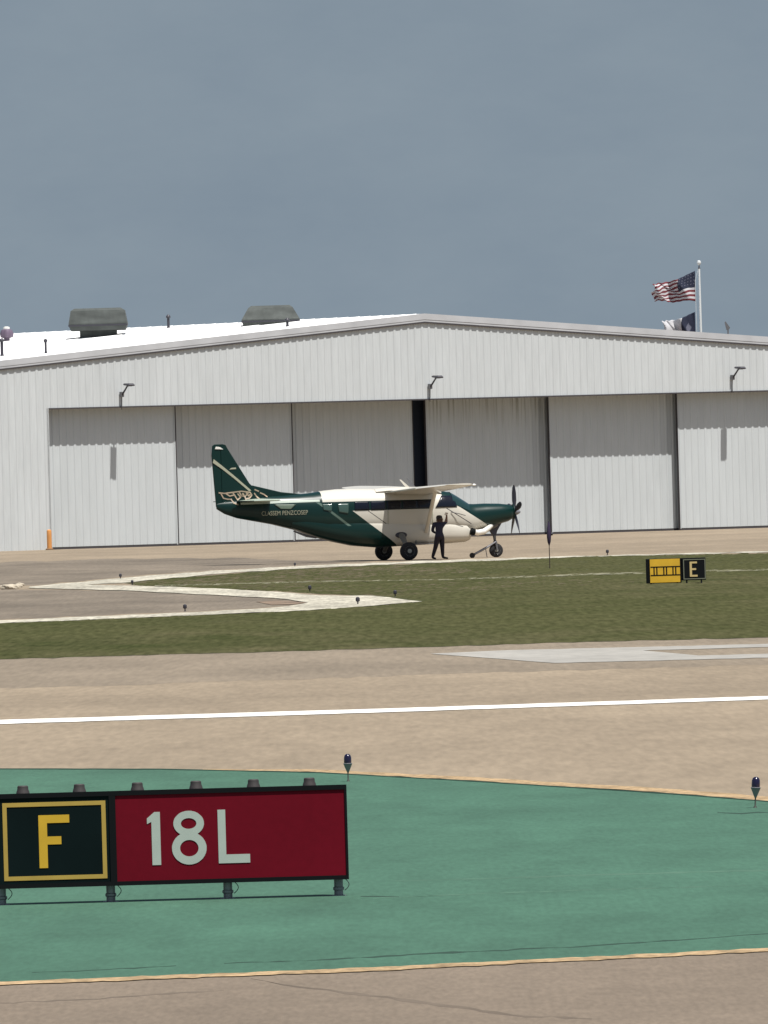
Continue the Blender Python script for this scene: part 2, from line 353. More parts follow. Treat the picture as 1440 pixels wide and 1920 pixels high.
# end walls of the front
b = MB()
ribbed(b, -HW_, uL, 0, roofz, 0); ribbed(b, uR, HW_, 0, roofz, 0)
ribbed(b, uL, 0, ZH, roofz, 0); ribbed(b, 0, uR, ZH, roofz, 0)
b.box((uL, .02, ZH+.01), (uR, .16, ZH+.5))                       # header box behind the sheet
b.box((uL-.12, .0, 0), (uL-.02, .5, ZH)); b.box((uR+.02, .0, 0), (uR+.12, .5, ZH))
b.build('front_wall', 'siding', hangar, fixn=False)
b = MB()
b.add([(-HW_, 0, 0), (-HW_, DEP, 0), (-HW_, DEP, roofz(HW_)), (-HW_, 0, roofz(HW_))], [(0, 1, 2, 3)])
b.build('side_wall', 'siding', hangar)
b = MB(); b.add([(HW_, 0, 0), (HW_, DEP, 0), (HW_, DEP, roofz(HW_)), (HW_, 0, roofz(HW_))], [(0, 1, 2, 3)])
b.build('side_wall', 'siding', hangar)
b = MB(); b.add([(-HW_, DEP, 0), (HW_, DEP, 0), (HW_, DEP, roofz(HW_)), (0, DEP, ZP), (-HW_, DEP, roofz(HW_))], [(0, 1, 2, 3, 4)])
b.build('back_wall', 'siding', hangar)
# interior floor, and an added panel behind the doors so that the gap reads dark
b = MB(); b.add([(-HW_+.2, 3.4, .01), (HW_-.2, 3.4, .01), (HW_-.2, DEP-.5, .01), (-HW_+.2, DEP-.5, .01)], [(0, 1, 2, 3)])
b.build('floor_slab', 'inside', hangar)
b = MB(); b.box((gL-1.2, 2.35, .02), (gR+1.6, 2.42, ZH+.3)); b.build('gap_shade_panel', mat('gap_shade_navy', (.010, .017, .034), .8), hangar)  # added panel; its navy colour stands for the dim interior in the gap
# roof with standing seams
for sgn in (-1, 1):
    r = MB(); ov = .06
    def rp(u, v, dz=0): return (sgn*u, v, ZP+.06-SL*u+dz)
    r.loft([[rp(0, -ov), rp(HW_+.4, -ov), rp(HW_+.4, -ov, .08), rp(0, -ov, .08)], [rp(0, DEP+ov), rp(HW_+.4, DEP+ov), rp(HW_+.4, DEP+ov, .08), rp(0, DEP+ov, .08)]])
    vv = 0.3
    while vv < DEP:
        r.loft([[rp(.25, vv, .081), rp(.25, vv+.05, .081), rp(.25, vv+.025, .11)], [rp(HW_+.3, vv, .081), rp(HW_+.3, vv+.05, .081), rp(HW_+.3, vv+.025, .11)]])
        vv += 1.2
    ro = r.build('roof', 'roof', hangar)
r = MB()
for sgn in (-1, 1):   # rake trim, two metal steps
    for (z0, z1, v0, v1) in ((-.16, .15, -.10, -.062), (-.27, -.165, -.085, -.055)):
        r.loft([[(0, v0, ZP+z0), (0, v1, ZP+z0), (0, v1, ZP+z1), (0, v0, ZP+z1)], [(sgn*(HW_+.42), v0, ZP-SL*(HW_+.42)+z0), (sgn*(HW_+.42), v1, ZP-SL*(HW_+.42)+z0), (sgn*(HW_+.42), v1, ZP-SL*(HW_+.42)+z1), (sgn*(HW_+.42), v0, ZP-SL*(HW_+.42)+z1)]])
r.build('rake_trim', 'trim', hangar)
r = MB()
for sgn in (-1, 1):
    r.loft([[(0, -.05, ZP-.35), (0, -.10, ZP-.35), (0, -.10, ZP-.28), (0, -.05, ZP-.28)], [(sgn*HW_, -.05, ZP-SL*HW_-.35), (sgn*HW_, -.10, ZP-SL*HW_-.35), (sgn*HW_, -.10, ZP-SL*HW_-.28), (sgn*HW_, -.05, ZP-SL*HW_-.28)]])
r.build('rake_seal', 'seal', hangar)
r = MB(); r.box((uL, -.07, ZH-.07), (uR, .2, ZH+.0)); r.build('header_flashing', 'seal', hangar)
def door(ua, ub, v, edge, edgew=.10):
    b = MB(); ribbed(b, ua+.06, ub-.06, .12, lambda u: ZH+.45, v)
    b.box((ua+.02, v+.05, .10), (ub-.02, v+.12, ZH+.5))
    b.box((ua, v-.03, .06), (ua+.06, v+.12, ZH+.5)); b.box((ub-.06, v-.03, .06), (ub, v+.12, ZH+.5))
    d = b.build('sliding_door', 'door_siding', hangar, fixn=False)
    q = MB(); q.box((ua+.02, v-.03, .0), (ub-.02, v+.2, .09)); q.build('bottom_seal', 'seal', d)
    q = MB(); (q.box((ub+.004, v-.06, .03), (ub+edgew, v+.10, ZH+.48)) if edge > 0 else q.box((ua-edgew, v-.06, .03), (ua-.004, v+.10, ZH+.48)))
    q.build('edge_seal', 'seal', d)
door(uL+.02, u1, E1, 1, .05); door(u1-.1, u2, E2, 1, .05); door(u2-.1, gL, E3, 1, .04)
door(gR, u3+.45, E3, -1, .04); door(u3, u4+.35, E2, -1, .035); door(u4, uR-.02, E1, -1, .03)
# rain stains running down from the header on the door right of the gap
ms = M['door_siding'].copy(); ms.name = 'stained_door_siding'; M['stained'] = ms; t = ms.node_tree; bs_ = t.nodes['Principled BSDF']
src = bs_.inputs['Base Color'].links[0].from_socket
fz = noisefac(t, (7, .01, .12), .52, .62, 2); tcz = t.nodes.new('ShaderNodeTexCoord'); sz = t.nodes.new('ShaderNodeSeparateXYZ'); t.links.new(tcz.outputs['Object'], sz.inputs[0])
mz = t.nodes.new('ShaderNodeMapRange'); mz.inputs['From Min'].default_value = 5.6; mz.inputs['From Max'].default_value = 7.2; t.links.new(sz.outputs['Z'], mz.inputs['Value'])
pz = t.nodes.new('ShaderNodeMath'); pz.operation = 'MULTIPLY'; t.links.new(fz, pz.inputs[0]); t.links.new(mz.outputs[0], pz.inputs[1])
t.links.new(mixnode(t, pz.outputs[0], src, (.30, .31, .29)), bs_.inputs['Base Color'])
for o_ in list(hangar.children):
    if o_.name.startswith('sliding_door') and gR-.5 < min(v.co.x for v in o_.data.vertices) < gR+.5: o_.data.materials[0] = ms
# grey wall lamps on arms
def wall_lamp(px, py, label):
    u = hu(px, py); z = W(px, py, HC.y+u*sf).z
    e = empty('wall_lamp', HC+Vector((u*cf, u*sf, 0))+Vector((0, 0, z)), PHI)
    tag(e, label, 'lamp', 'floodlights on the hangar front')
    b = MB(); b.box((-.09, -.22, -.12), (.09, -.05, .14)); b.build('junction_box', 'mid_metal', e)
    b = MB(); b.tube([(0, -.13, -.10), (-.01, -.10, -.42), (0, -.09, -.78)], [.022, .02, .02], 8); b.build('conduit', 'mid_metal', e)
    b = MB(); b.tube([(0, -.18, .0), (.02, -.45, .22), (.0, -.75, .42), (0, -.88, .48)], [.05, .045, .04, .04], 8); b.build('arm', 'dark_metal', e)
    b = MB(); b.loft([[(-.15, -1.22, .42), (.15, -1.22, .42), (.15, -.66, .47), (-.15, -.66, .47)], [(-.18, -1.26, .47), (.18, -1.26, .47), (.18, -.62, .52), (-.18, -.62, .52)], [(-.12, -1.18, .56), (.12, -1.18, .56), (.12, -.62, .57), (-.12, -.62, .57)]])
    h = b.build('lamp_head', 'dark_metal', e)
    q = MB(); q.box((-.12, -1.04, .405), (.12, -.8, .418)); q.build('lens', 'glass_dark', h)
wall_lamp(226, 740, 'dark floodlight high on the front wall above the leftmost sliding door')
wall_lamp(804, 725, 'dark floodlight on the front wall beside the top of the dark door gap')
wall_lamp(1371, 708, 'dark floodlight high on the front wall above the rightmost sliding door')

def on_roof(px, py):
    """point of the left roof plane under a photo pixel"""
    d = ray(px, py); n = Vector((-SL, 0, 1)).normalized(); n = Matrix.Rotation(PHI, 3, 'Z') @ n
    p0 = HC+Vector((0, 0, ZP+.14)); o = Vector((0, 0, H)); t = (p0-o).dot(n)/d.dot(n)
    return o+d*t
def hood(px, py, wn, wt, wb, zn, zt, label, dz=0):
    p = on_roof(px, py); e = empty('roof_ventilator', p+Vector((0, 0, dz)), PHI*.0)
    tag(e, label, 'ventilator', 'large hooded ventilators on the hangar roof')
    b = MB(); b.box((-wn/2, -wn/2, -.35), (wn/2, wn/2, zn+.02)); b.build('neck', 'vent_metal', e)
    b = MB(); rr = lambda a, z: [(-a, -a, z), (a, -a, z), (a, a, z), (-a, a, z)]
    b.loft([rr(wb/2*.93, zn-.28), rr(wb/2, zn), rr(wb/2*1.0, zn+.10), rr(wt/2, zt-.12), rr(wt/2*.86, zt)]); h = b.build('hood', 'vent_metal', e)
    q = MB(); q.box((-wb/2-.02, -wb/2-.03, zn-.05), (wb/2+.02, -wb/2-.004, zn+.03)); q.build('rim_band', 'dark_metal', h)
hood(185, 631, 1.95, 2.85, 3.1, .60, 1.50, 'big grey-green hooded ventilator on a visible neck, left on the roof ridge')
hood(508, 606.5, 1.9, 2.35, 3.05, .10, .92, 'low grey trapezoid ventilator behind the roof ridge, nearer the gable peak', .02)
def pipe(px, py, h, r, label, capr=1.7):
    p = on_roof(px, py); e = empty('vent_pipe', p)
    tag(e, label, 'pipe', 'vent pipes standing on the hangar roof')
    b = MB(); b.lathe([(r*1.6, -.05), (r, .12), (r, h-.12), (r*1.0, h-.1)], n=10); b.build('stack', 'dark_metal', e, smooth=True)
    b = MB(); b.lathe([(r*capr, h-.12), (r*capr*1.05, h-.04), (r*.6, h+.06)], n=10); b.build('rain_cap', 'dark_metal', e, smooth=True)
pipe(316, 615, .66, .07, 'thin dark vent pipe standing on the ridge between the two ventilators')
pipe(86, 663, .72, .06, 'thin dark vent pipe on the white roof slope left of the big ventilator')
pipe(4, 668, .88, .08, 'dark vent pipe on the white roof at the left edge below the round cowl')
pipe(539, 613, .42, .07, 'short dark vent pipe in front of the low ventilator')
p = on_roof(13, 640); e = empty('turbine_cowl', p); tag(e, 'round purple-grey turbine vent with bright cap at left end of roof', 'vent')
b = MB(); b.lathe([(.16, -.05), (.16, .16), (.34, .22), (.38, .40), (.30, .60), (.10, .70)], n=18); b.build('turbine', mat('turbine_metal', (.12, .09, .13), .5, noise=[((6, 6, 1), .3, 3)]), e, smooth=True)
b = MB(); b.lathe([(.17, .655), (.17, .76), (.08, .80)], n=14); b.build('cap', 'bright_metal', e, smooth=True)

# orange bollard by the left end of the doors
q = G(93, 1031); e = empty('bollard', q); tag(e, 'orange steel post at the left corner of the hangar doors', 'bollard')
b = MB(); b.lathe([(.125, 0), (.125, .93), (.11, 1.0), (.05, 1.04)], n=16); b.build('post', 'orange', e, smooth=True)
b = MB(); b.lathe([(.2, 0), (.2, .05), (.13, .09)], n=16); b.build('footing', mat('rusty_base', (.20, .11, .05), .9), e, smooth=True)

# ------------------------------------------------------------------ flagpole with flags, beyond the hangar
YF = 775.0
base = W(1313, 620, YF); top = W(1310.5, 492, YF)
fp = empty('flagpole', (top.x, YF, 0)); tag(fp, 'tall white flagpole with round finial rising behind the hangar roof', 'flagpole')
b = MB(); b.tube([(0, 0, 0), (0, 0, top.z*.5), (0, 0, top.z-.35)], [.10, .085, .055], 12); b.build('pole', 'pole_white', fp, smooth=True)
b = MB(); b.lathe([(.02, -.40), (.07, -.33), (.03, -.25), (.03, -.16)], (0, 0, top.z), n=10); b.build('truck', 'dark_metal', fp, smooth=True)
b = MB(); b.lathe([(.02, -.17), (.10, -.10), (.12, 0), (.09, .09), (.01, .12)], (0, 0, top.z), n=14); b.build('finial', 'pole_white', fp, smooth=True)
b = MB(); b.tube([(-.20, -.02, 1.2), (-.24, -.02, top.z-1), (-.05, 0, top.z-.36)], .012, 6); b.build('halyard', 'pole_white', fp)
def flag(name, xh, zt, zb, fly, pick, topdrop, botrise, mats, label, rows=26, cols=44):
    b = MB(); vs = []
    for i in range(rows+1):
        for j in range(cols+1):
            f = j/cols; r = i/rows
            zt_ = zt-topdrop*f**.8+.05*math.sin(f*7+1); zb_ = zb+botrise*f+.05*math.sin(f*9)
            z = zt_+(zb_-zt_)*r
            amp = .42*f**.7
            y = amp*math.sin(f*11+r*3.2)+.22*f*math.sin(f*23+r*8)
            x = -fly*f+.10*f*math.sin(r*9+f*6)
            z += .10*f*math.sin(f*15+r*9)*math.sin(r*math.pi)+.03*f*math.sin(f*40+r*3)
            vs.append((x, y, z))
    b.v = vs
    for i in range(rows):
        for j in range(cols):
            k = i*(cols+1)+j; b.f.append((k, k+1, k+cols+2, k+cols+1)); b.m.append(pick((i+.5)/rows, (j+.5)/cols, i, j))
    o = b.build(name, mats, fixn=False, smooth=True); o.location = (xh, YF, 0)
    s = o.modifiers.new('cloth', 'SOLIDIFY'); s.thickness = .012
    return o
def us(r, f, i, j):
    if r < 7/13 and f < .42: return 3 if (i % 3 == 1 and j % 3 == 1 and i < 13) else 0
    return 2 if int(r*13) % 2 == 0 else 1
a = W(1303, 509, YF); c = W(1302.5, 565, YF)
tag(flag('national_flag', a.x, a.z, c.z, 2.38, us, .72, .05, ['flag_blue', 'flag_white', 'flag_red', 'flag_star'], ''), 'ragged red and white striped flag with dark starred canton, upper flag on the pole', 'flag')
def tx(r, f, i, j):
    if f < .40:
        return 3 if (abs(r-.5)/.20+abs(f-.2)/.09) < 1.0 else 0
    return 1 if r < .5 else 2
a = W(1303, 586, YF); c = W(1302.5, 640, YF)
tag(flag('state_flag', a.x, a.z, c.z, 1.85, tx, .50, -.35, ['flag_blue', 'flag_white', 'flag_red', 'flag_star'], ''), 'navy and white flag flying low on the pole, partly behind the roof edge', 'flag')
# little fin-shaped aerial beyond the right roof slope
q = W(1365, 618, 770); e = empty('roof_aerial', (q.x, 770, 0)); tag(e, 'small grey fin-shaped aerial poking above the right roof edge', 'aerial')
b = MB(); b.tube([(0, 0, 0), (0, 0, q.z)], [.06, .04], 8); b.build('mast', 'mid_metal', e)
b = MB(); b.prism([(-.18, 0, q.z+.42), (-.12, 0, q.z+.46), (.12, 0, q.z+.10), (.0, 0, q.z-.08), (-.10, 0, q.z)], (0, .03, 0)); b.build('blade', 'mid_metal', e)

# ------------------------------------------------------------------ turboprop aircraft
TH = R(15)
PO = G(743.5, 1050.5); SC = FPX/PO.y
plane = empty('airplane', PO, TH)      # local x = nose, y = left side, z = up
tag(plane, 'dark green and cream high-wing turboprop airplane parked before the hangar', 'airplane')
def paint_mat():
    m = bpy.data.materials.new('aircraft_paint'); m.use_nodes = True; t = m.node_tree; bs = t.nodes['Principled BSDF']
    bs.inputs['Roughness'].default_value = .35; bs.inputs['Specular IOR Level'].default_value = .3; bs.inputs['Coat Weight'].default_value = .15; bs.inputs['Coat Roughness'].default_value = .1
    tcn = t.nodes.new('ShaderNodeTexCoord'); sp = t.nodes.new('ShaderNodeSeparateXYZ'); t.links.new(tcn.outputs['Object'], sp.inputs[0])
    X, Z = sp.outputs['X'], sp.outputs['Z']
    def mth(op, a, b=None):
        n = t.nodes.new('ShaderNodeMath'); n.operation = op
        for i, v in enumerate((a, b)):
            if v is None: continue
            if isinstance(v, (int, float)): n.inputs[i].default_value = v
            else: t.links.new(v, n.inputs[i])
        return n.outputs[0]
    def lin(ax, az, c):     # ax*X + az*Z + c > 0
        return mth('GREATER_THAN', mth('ADD', mth('ADD', mth('MULTIPLY', X, ax), mth('MULTIPLY', Z, az)), c), 0)
    AND = lambda *a: a[0] if len(a) == 1 else mth('MULTIPLY', a[0], AND(*a[1:]))
    OR = lambda a, b: mth('MAXIMUM', a, b)
    NOT = lambda a: mth('SUBTRACT', 1.0, a)
    # cream area: ahead of the rear diagonal, and the roof
    rear = lin(.77, 1, -(1.94+.77*-1.87))
    roof_ = AND(lin(0, 1, -2.36), lin(1, 0, 3.1), lin(-1, 0, 2.2))
    front_green = AND(lin(.63, 1, -(2.14+.63*2.25)), lin(1, 0, -1.75))
    band_ = AND(lin(0, 1, -1.99), lin(0, -1, 2.36), lin(1, 0, 3.0), lin(-1, 0, 1.35))
    band_line = AND(lin(0, 1, -1.99), lin(0, -1, 2.36), lin(1, 0, 3.0), lin(-1, 0, 2.6))
    white = AND(OR(rear, roof_), NOT(front_green), NOT(band_))
    col = mixnode(t, white, (.0016, .0205, .0180), (.57, .545, .48))
    # pinstripes along both diagonals
    def strip(sl, s0, z0, half, zlo, zhi): return AND(lin(sl, 1, -(z0+sl*s0)+half), lin(-sl, -1, (z0+sl*s0)+half), lin(0, 1, -zlo), lin(0, -1, zhi))
    col = mixnode(t, AND(white, strip(.72, -1.25, 1.93, .016, 1.45, 1.97)), col, (.02, .02, .025))
    col = mixnode(t, AND(white, strip(.62, 2.05, 1.88, .018, 1.35, 1.99)), col, (.03, .025, .03))
    col = mixnode(t, strip(.78, -3.06, 2.18, .055, 1.40, 2.36), col, (.10, .15, .125))
    # painted highlight: sun glint put into the colour high on the tail cone
    tl = AND(lin(-.01, 1, -2.415), lin(.01, -1, 2.50), lin(1, 0, 6.3), lin(-1, 0, -3.2))
    col = mixnode(t, tl, col, (.42, .48, .42))
    t.links.new(col, bs.inputs['Base Color'])
    return m
M['aircraft_paint'] = paint_mat(); M['leg_paint'] = mat('leg_paint', (.16, .155, .14), .5)
# fuselage stations: s, bottom, top, half width
ST = [(4.78, 1.56, 1.99, .24), (4.70, 1.48, 2.03, .36), (4.55, 1.40, 2.07, .45), (4.2, 1.31, 2.11, .52), (3.6, 1.16, 2.13, .57), (3.15, 1.05, 2.12, .62), (2.92, 1.01, 2.14, .66),
      (2.72, .99, 2.27, .70), (2.45, .97, 2.45, .74), (2.15, .96, 2.62, .77), (1.85, .95, 2.68, .80), (1.2, .95, 2.71, .81), (0.3, .95, 2.76, .81), (-.8, .95, 2.82, .81), (-1.8, .96, 2.85, .80), (-2.4, .98, 2.85, .78),
      (-2.9, 1.04, 2.81, .73), (-3.4, 1.13, 2.74, .65), (-4.0, 1.27, 2.69, .56), (-4.4, 1.38, 2.67, .50), (-5.0, 1.54, 2.64, .42), (-5.7, 1.68, 2.60, .33), (-6.4, 1.82, 2.54, .23), (-6.9, 2.0, 2.48, .14), (-7.22, 2.2, 2.42, .06)]
def sect(s, zb, zt, hw, n=40, e=2.7):
    zc = (zb+zt)/2; hz = (zt-zb)/2; out = []
    for k in range(n):
        a = 2*math.pi*k/n; c_, s_ = math.cos(a), math.sin(a)
        y = hw*math.copysign(abs(c_)**(2/e), c_); z = hz*math.copysign(abs(s_)**(2/e), s_)
        out.append((s, y*(1-.10*max(0, z/hz)**2), zc+z))
    return out
def interp(ST, s):
    S_ = sorted(ST); xs = [q[0] for q in S_]
    return [float(np.interp(s, xs, [q[i] for q in S_])) for i in (1, 2, 3)]
b = MB(); b.loft([sect(*q) for q in ST]); fus = b.build('fuselage', 'aircraft_paint', plane, smooth=True)
# cargo pod under the belly
POD = [(2.93, .80, 1.14, .50), (2.88, .70, 1.26, .64), (2.72, .635, 1.45, .71), (2.0, .60, 1.6, .775), (.5, .56, 1.7, .80), (-.8, .52, 1.8, .815), (-1.8, .62, 1.85, .80), (-2.6, .80, 1.9, .735), (-3.2, .97, 1.95, .655), (-3.75, 1.17, 1.95, .57), (-4.3, 1.38, 1.9, .46)]
b = MB(); b.loft([sect(*q, e=3.2) for q in POD]); b.build('cargo_pod', 'aircraft_paint', plane, smooth=True)
def side_y(s, z, side=-1):
    zb, zt, hw = interp(ST, s); zc = (zb+zt)/2; hz = (zt-zb)/2; q = min(.999, abs((z-zc)/hz))
    return side*hw*(1-q**2.7)**(1/2.7)*(1-.10*max(0, (z-zc)/hz)**2)
def side_panel(name, pts, m, side=-1, off=.012, parent=plane, nz=8, ns=10):
    """panel following the fuselage skin; pts = 4 corners (s,z): bl, br, tr, tl"""
    b = MB(); vs = []
    for j in range(nz+1):
        for i in range(ns+1):
            f, g_ = i/ns, j/nz
            bs_ = pts[0][0]*(1-f)+pts[1][0]*f, pts[0][1]*(1-f)+pts[1][1]*f
            ts_ = pts[3][0]*(1-f)+pts[2][0]*f, pts[3][1]*(1-f)+pts[2][1]*f
            s_, z_ = bs_[0]*(1-g_)+ts_[0]*g_, bs_[1]*(1-g_)+ts_[1]*g_
            vs.append((s_, side_y(s_, z_, side)+side*off, z_))
    b.v = vs
    for j in range(nz):
        for i in range(ns):
            k = j*(ns+1)+i; b.f.append((k, k+1, k+ns+2, k+ns+1)); b.m.append(0)
    o = b.build(name, m, parent, smooth=True, fixn=False)
    sm = o.modifiers.new('t', 'SOLIDIFY'); sm.thickness = .014; sm.offset = 0
    return o
for side in (-1, 1):
    for k, s0 in enumerate((-3.12, -2.52)):
        w_ = .38 if k == 0 else .44
        side_panel('cabin_window', [(s0+.04, 2.05 if k == 0 else 1.95), (s0+w_-.04, 1.99 if k == 0 else 1.88), (s0+w_, 2.28), (s0, 2.28)], 'glass_pale', side)
    for s0 in (-1.85, -1.2, -.55, .1, .7):
        side_panel('cabin_window', [(s0, 2.01), (s0+.60, 2.01), (s0+.59, 2.335), (s0+.01, 2.335)], 'glass_dark' , side)
    side_panel('cockpit_window', [(1.42, 2.02), (2.32, 2.02), (2.22, 2.47), (1.72, 2.48)], 'glass_dark', side)
    side_panel('door_line', [(1.28, 1.05), (1.31, 1.05), (1.31, 2.36), (1.28, 2.36)], 'stripe', side, .006)
    side_panel('cargo_door_line', [(-.52, 1.02), (-.50, 1.02), (-.50, 1.98), (-.52, 1.98)], 'stripe', side, .006)
# windshield: wraps the slope ahead of the cabin
b = MB(); ws = []
for q in ((2.155, .985), (2.4, .985), (2.68, .985), (2.88, .985)):
    zb, zt, hw = interp(ST, q[0]); ring = []
    full = sect(q[0], zb, zt, hw, 80)
    ring = [p for p in full[4:37]]
    ws.append([(p[0]+.012, p[1]*1.012, p[2]+.014) for p in ring])
n_ = len(ws[0])
for r_ in ws: b.v += r_
for i in range(len(ws)-1):
    for j in range(n_-1):
        b.f.append((i*n_+j, i*n_+j+1, (i+1)*n_+j+1, (i+1)*n_+j)); b.m.append(0)
b.build('windshield', 'glass_teal', plane, smooth=True)
# wings
def airfoil(le, te, y, z, th, n=12):
    pts = []
    c_ = le-te
    for k in range(n+1):
        x = k/n; t_ = th*5*(.2969*x**.5-.126*x-.3516*x*x+.2843*x**3-.1036*x**4)
        pts.append((le-c_*x, y, z+t_*c_*1.15))
    for k in range(n-1, 0, -1):
        x = k/n; t_ = th*5*(.2969*x**.5-.126*x-.3516*x*x+.2843*x**3-.1036*x**4)
        pts.append((le-c_*x, y, z-t_*c_*.75))
    return pts
for side in (-1, 1):
    rings = []
    for (yy, le, te, zz, th) in ((.0, 1.42, -.55, 2.66, .16), (.85, 1.42, -.55, 2.675, .16), (4.5, 1.30, -.42, 2.78, .14), (7.7, 1.10, -.10, 2.88, .10), (7.93, 1.0, -.02, 2.91, .07)):
        rings.append(airfoil(le, te, side*yy, zz, th))
    b = MB(); b.loft(rings); wg = b.build('wing', 'white_plane', plane, smooth=True)
    b = MB(); b.box((-.553, min(side*.9, side*5.1), 2.652), (-.5, max(side*.9, side*5.1), 2.70), 0, Matrix.Rotation(side*R(1.55), 3, 'X'), (-.5, side*.85, 2.68)); b.build('flap_edge', 'stripe', wg)
    b = MB(); b.lathe([(.01, .10), (.035, .06), (.04, 0), (.02, -.05)], (1.06, side*7.86, 2.88), 'X', 10); b.build('navigation_light', 'bright_metal', wg, smooth=True)
    b = MB(); r1, r2 = Vector((1.02, side*.74, 1.04)), Vector((.80, side*3.1, 2.64))
    rr = []
    for f in (0, .04, .5, .96, 1):
        p = r1.lerp(r2, f); k = 1.4 if f in (0, 1) else 1
        rr.append([(p.x+.08*k*math.cos(2*math.pi*i/12), p.y, p.z+.035*k*math.sin(2*math.pi*i/12)) for i in range(12)])
    b.loft(rr); b.build('wing_strut', 'white_plane', plane, smooth=True)
# wing centre fairing
b = MB(); b.loft([[(s_, y_, z_) for (y_, z_) in ((-.55, zz), (-.35, zz+.10), (0, zz+.13), (.35, zz+.10), (.55, zz), (0, zz-.1))] for (s_, zz) in ((1.75, 2.60), (1.4, 2.68), (.8, 2.73), (.2, 2.75), (-.4, 2.74), (-.9, 2.70))])
b.build('wing_fairing', 'white_plane', plane, smooth=True)
# tail
finp = [(-4.95, 2.55), (-5.75, 3.05), (-5.88, 3.18), (-6.70, 4.52), (-6.80, 4.70), (-6.92, 4.74), (-7.0, 4.74), (-7.0, 2.4)]
rud = [(-7.002, 2.30), (-7.002, 4.74), (-7.24, 4.74), (-7.33, 4.67), (-7.37, 4.3), (-7.26, 2.6), (-7.24, 2.28)]
def slab(pts, y0, dy, name, m, parent):
    b = MB(); b.prism([(s_, y0-dy, z_) for s_, z_ in pts], (0, 2*dy, 0)); return b.build(name, m, parent, bevel=.02)
fin = slab(finp, 0, .055, 'fin', 'green_plane', plane)
rudder = slab(rud, 0, .045, 'rudder', 'green_plane', plane)
slab([(-3.4, 2.66), (-4.6, 2.80), (-5.78, 3.10), (-5.6, 2.5), (-3.6, 2.6)], 0, .04, 'dorsal_fin', 'green_plane', plane)
for y_ in (-1, 1):
    slab([(-7.34, 4.02), (-7.30, 4.16), (-7.0, 3.92), (-6.5, 3.50), (-6.0, 3.06), (-5.82, 2.90), (-5.9, 2.86), (-6.5, 3.38), (-7.0, 3.78)], y_*.064, .006, 'fin_stripe', 'stripe', fin)
    slab([(-6.68, 3.74), (-6.60, 3.80), (-6.42, 3.81), (-6.40, 3.75)], y_*.064, .006, 'fin_mark', 'stripe', fin)
    slab([(-7.24, 4.55), (-7.20, 4.64), (-7.02, 4.62), (-6.90, 4.53)], y_*.066, .006, 'fin_light_panel', 'bright_metal', fin)
# scrolled registration band at the foot of the fin (outlined letters, only their shapes can be made out)
def ribbon(b, pts, w_, y, mi=0):
    for i in range(len(pts)-1):
        a, c = Vector((pts[i][0], 0, pts[i][1])), Vector((pts[i+1][0], 0, pts[i+1][1])); d = (c-a).normalized()
        n = Vector((-d.z, 0, d.x))*w_/2; a = a-d*w_*.3; c = c+d*w_*.3
        yy = y-.0008*(i % 3)
        b.prism([(a+n)+Vector((0, yy, 0)), (c+n)+Vector((0, yy, 0)), (c-n)+Vector((0, yy, 0)), (a-n)+Vector((0, yy, 0))], (0, .006, 0), mi)
b = MB()
q_ = lambda x, y: ((x+6-743)/46.2, (1051-(y+.028*(x-720)))/47.8)
for ln in ([(408, 924), (418, 925), (434, 923), (450, 921), (466, 923), (469, 928), (464, 934), (458, 935)], [(412, 926), (416, 934), (424, 936), (431, 936)], [(420, 925), (428, 930), (436, 928)],
           [(434, 924), (438, 930), (442, 937), (448, 932), (443, 926)], [(452, 925), (456, 931), (457, 939)], [(462, 925), (456, 931), (450, 929)], [(446, 923), (450, 930), (454, 926)], [(459, 924), (463, 930), (467, 926)],
           [(430, 936), (434, 943), (441, 946)], [(475, 918), (482, 921)], [(474, 925), (478, 931), (483, 937)], [(485, 924), (492, 927), (497, 931)]):
    ribbon(b, [q_(*p) for p in ln], .05, -.50)
b2 = MB()
# those at the fin foot sit on the fin (y=-.06); the ones lower on the tail cone sit proud of the cone
for i, v in enumerate(b.v):
    s_, z_ = v[0], v[2]; base_ = side_y(max(-7.2, s_), min(z_, interp(ST, max(-7.2, s_))[1]-.01)) if z_ < interp(ST, max(-7.2, s_))[1] else 0
    b.v[i] = (s_, min(-.062, base_-.004)+(v[1]+.50), z_)
b.build('registration_band', mat('band_paint', (.36, .28, .20), .6, noise=[((3, 3, 3), .4, 3)]), fin)
# stabilisers
for side in (-1, 1):
    b = MB(); b.loft([airfoil(-5.10, -6.45, side*.05, 2.49, .10), airfoil(-5.40, -6.42, side*3.0, 2.49, .09), airfoil(-5.6, -6.35, side*3.1, 2.49, .05)])
    st = b.build('stabilizer', mat('stab_paint', (.36, .42, .34), .4, noise=[((1.5, 1.5, 1.5), .12, 3)]) if side < 0 else 'white_plane', plane, smooth=True)
    b = MB(); b.box((-6.60, min(side*.3, side*2.95), 2.475), (-6.46, max(side*.3, side*2.95), 2.505)); b.build('elevator', 'green_plane', st)
# lettering on the tail cone
def text_mesh(s_, size):
    c_ = bpy.data.curves.new('t', 'FONT'); c_.body = s_; c_.size = size; c_.extrude = .004; c_.align_x = 'LEFT'
    o_ = bpy.data.objects.new('t', c_); C.objects.link(o_); bpy.context.view_layer.update()
    me = bpy.data.meshes.new_from_object(o_.evaluated_get(bpy.context.evaluated_depsgraph_get())); bpy.data.objects.remove(o_); bpy.data.curves.remove(c_)
    return me
me = text_mesh('CLASSEM PENZCOSEP', .235)
xs = [v.co.x for v in me.vertices]; w0 = max(xs)-min(xs); x0 = min(xs)
for v in me.vertices:
    s_ = -5.50+(v.co.x-x0)/w0*1.80; z_ = 1.90+v.co.y*1.05
    v.co = (s_, side_y(s_, z_)-.012-v.co.z, z_)
me.materials.append(mat('lettering', (.29, .29, .21), .5)); to = bpy.data.objects.new('lettering', me); C.objects.link(to); to.parent = plane
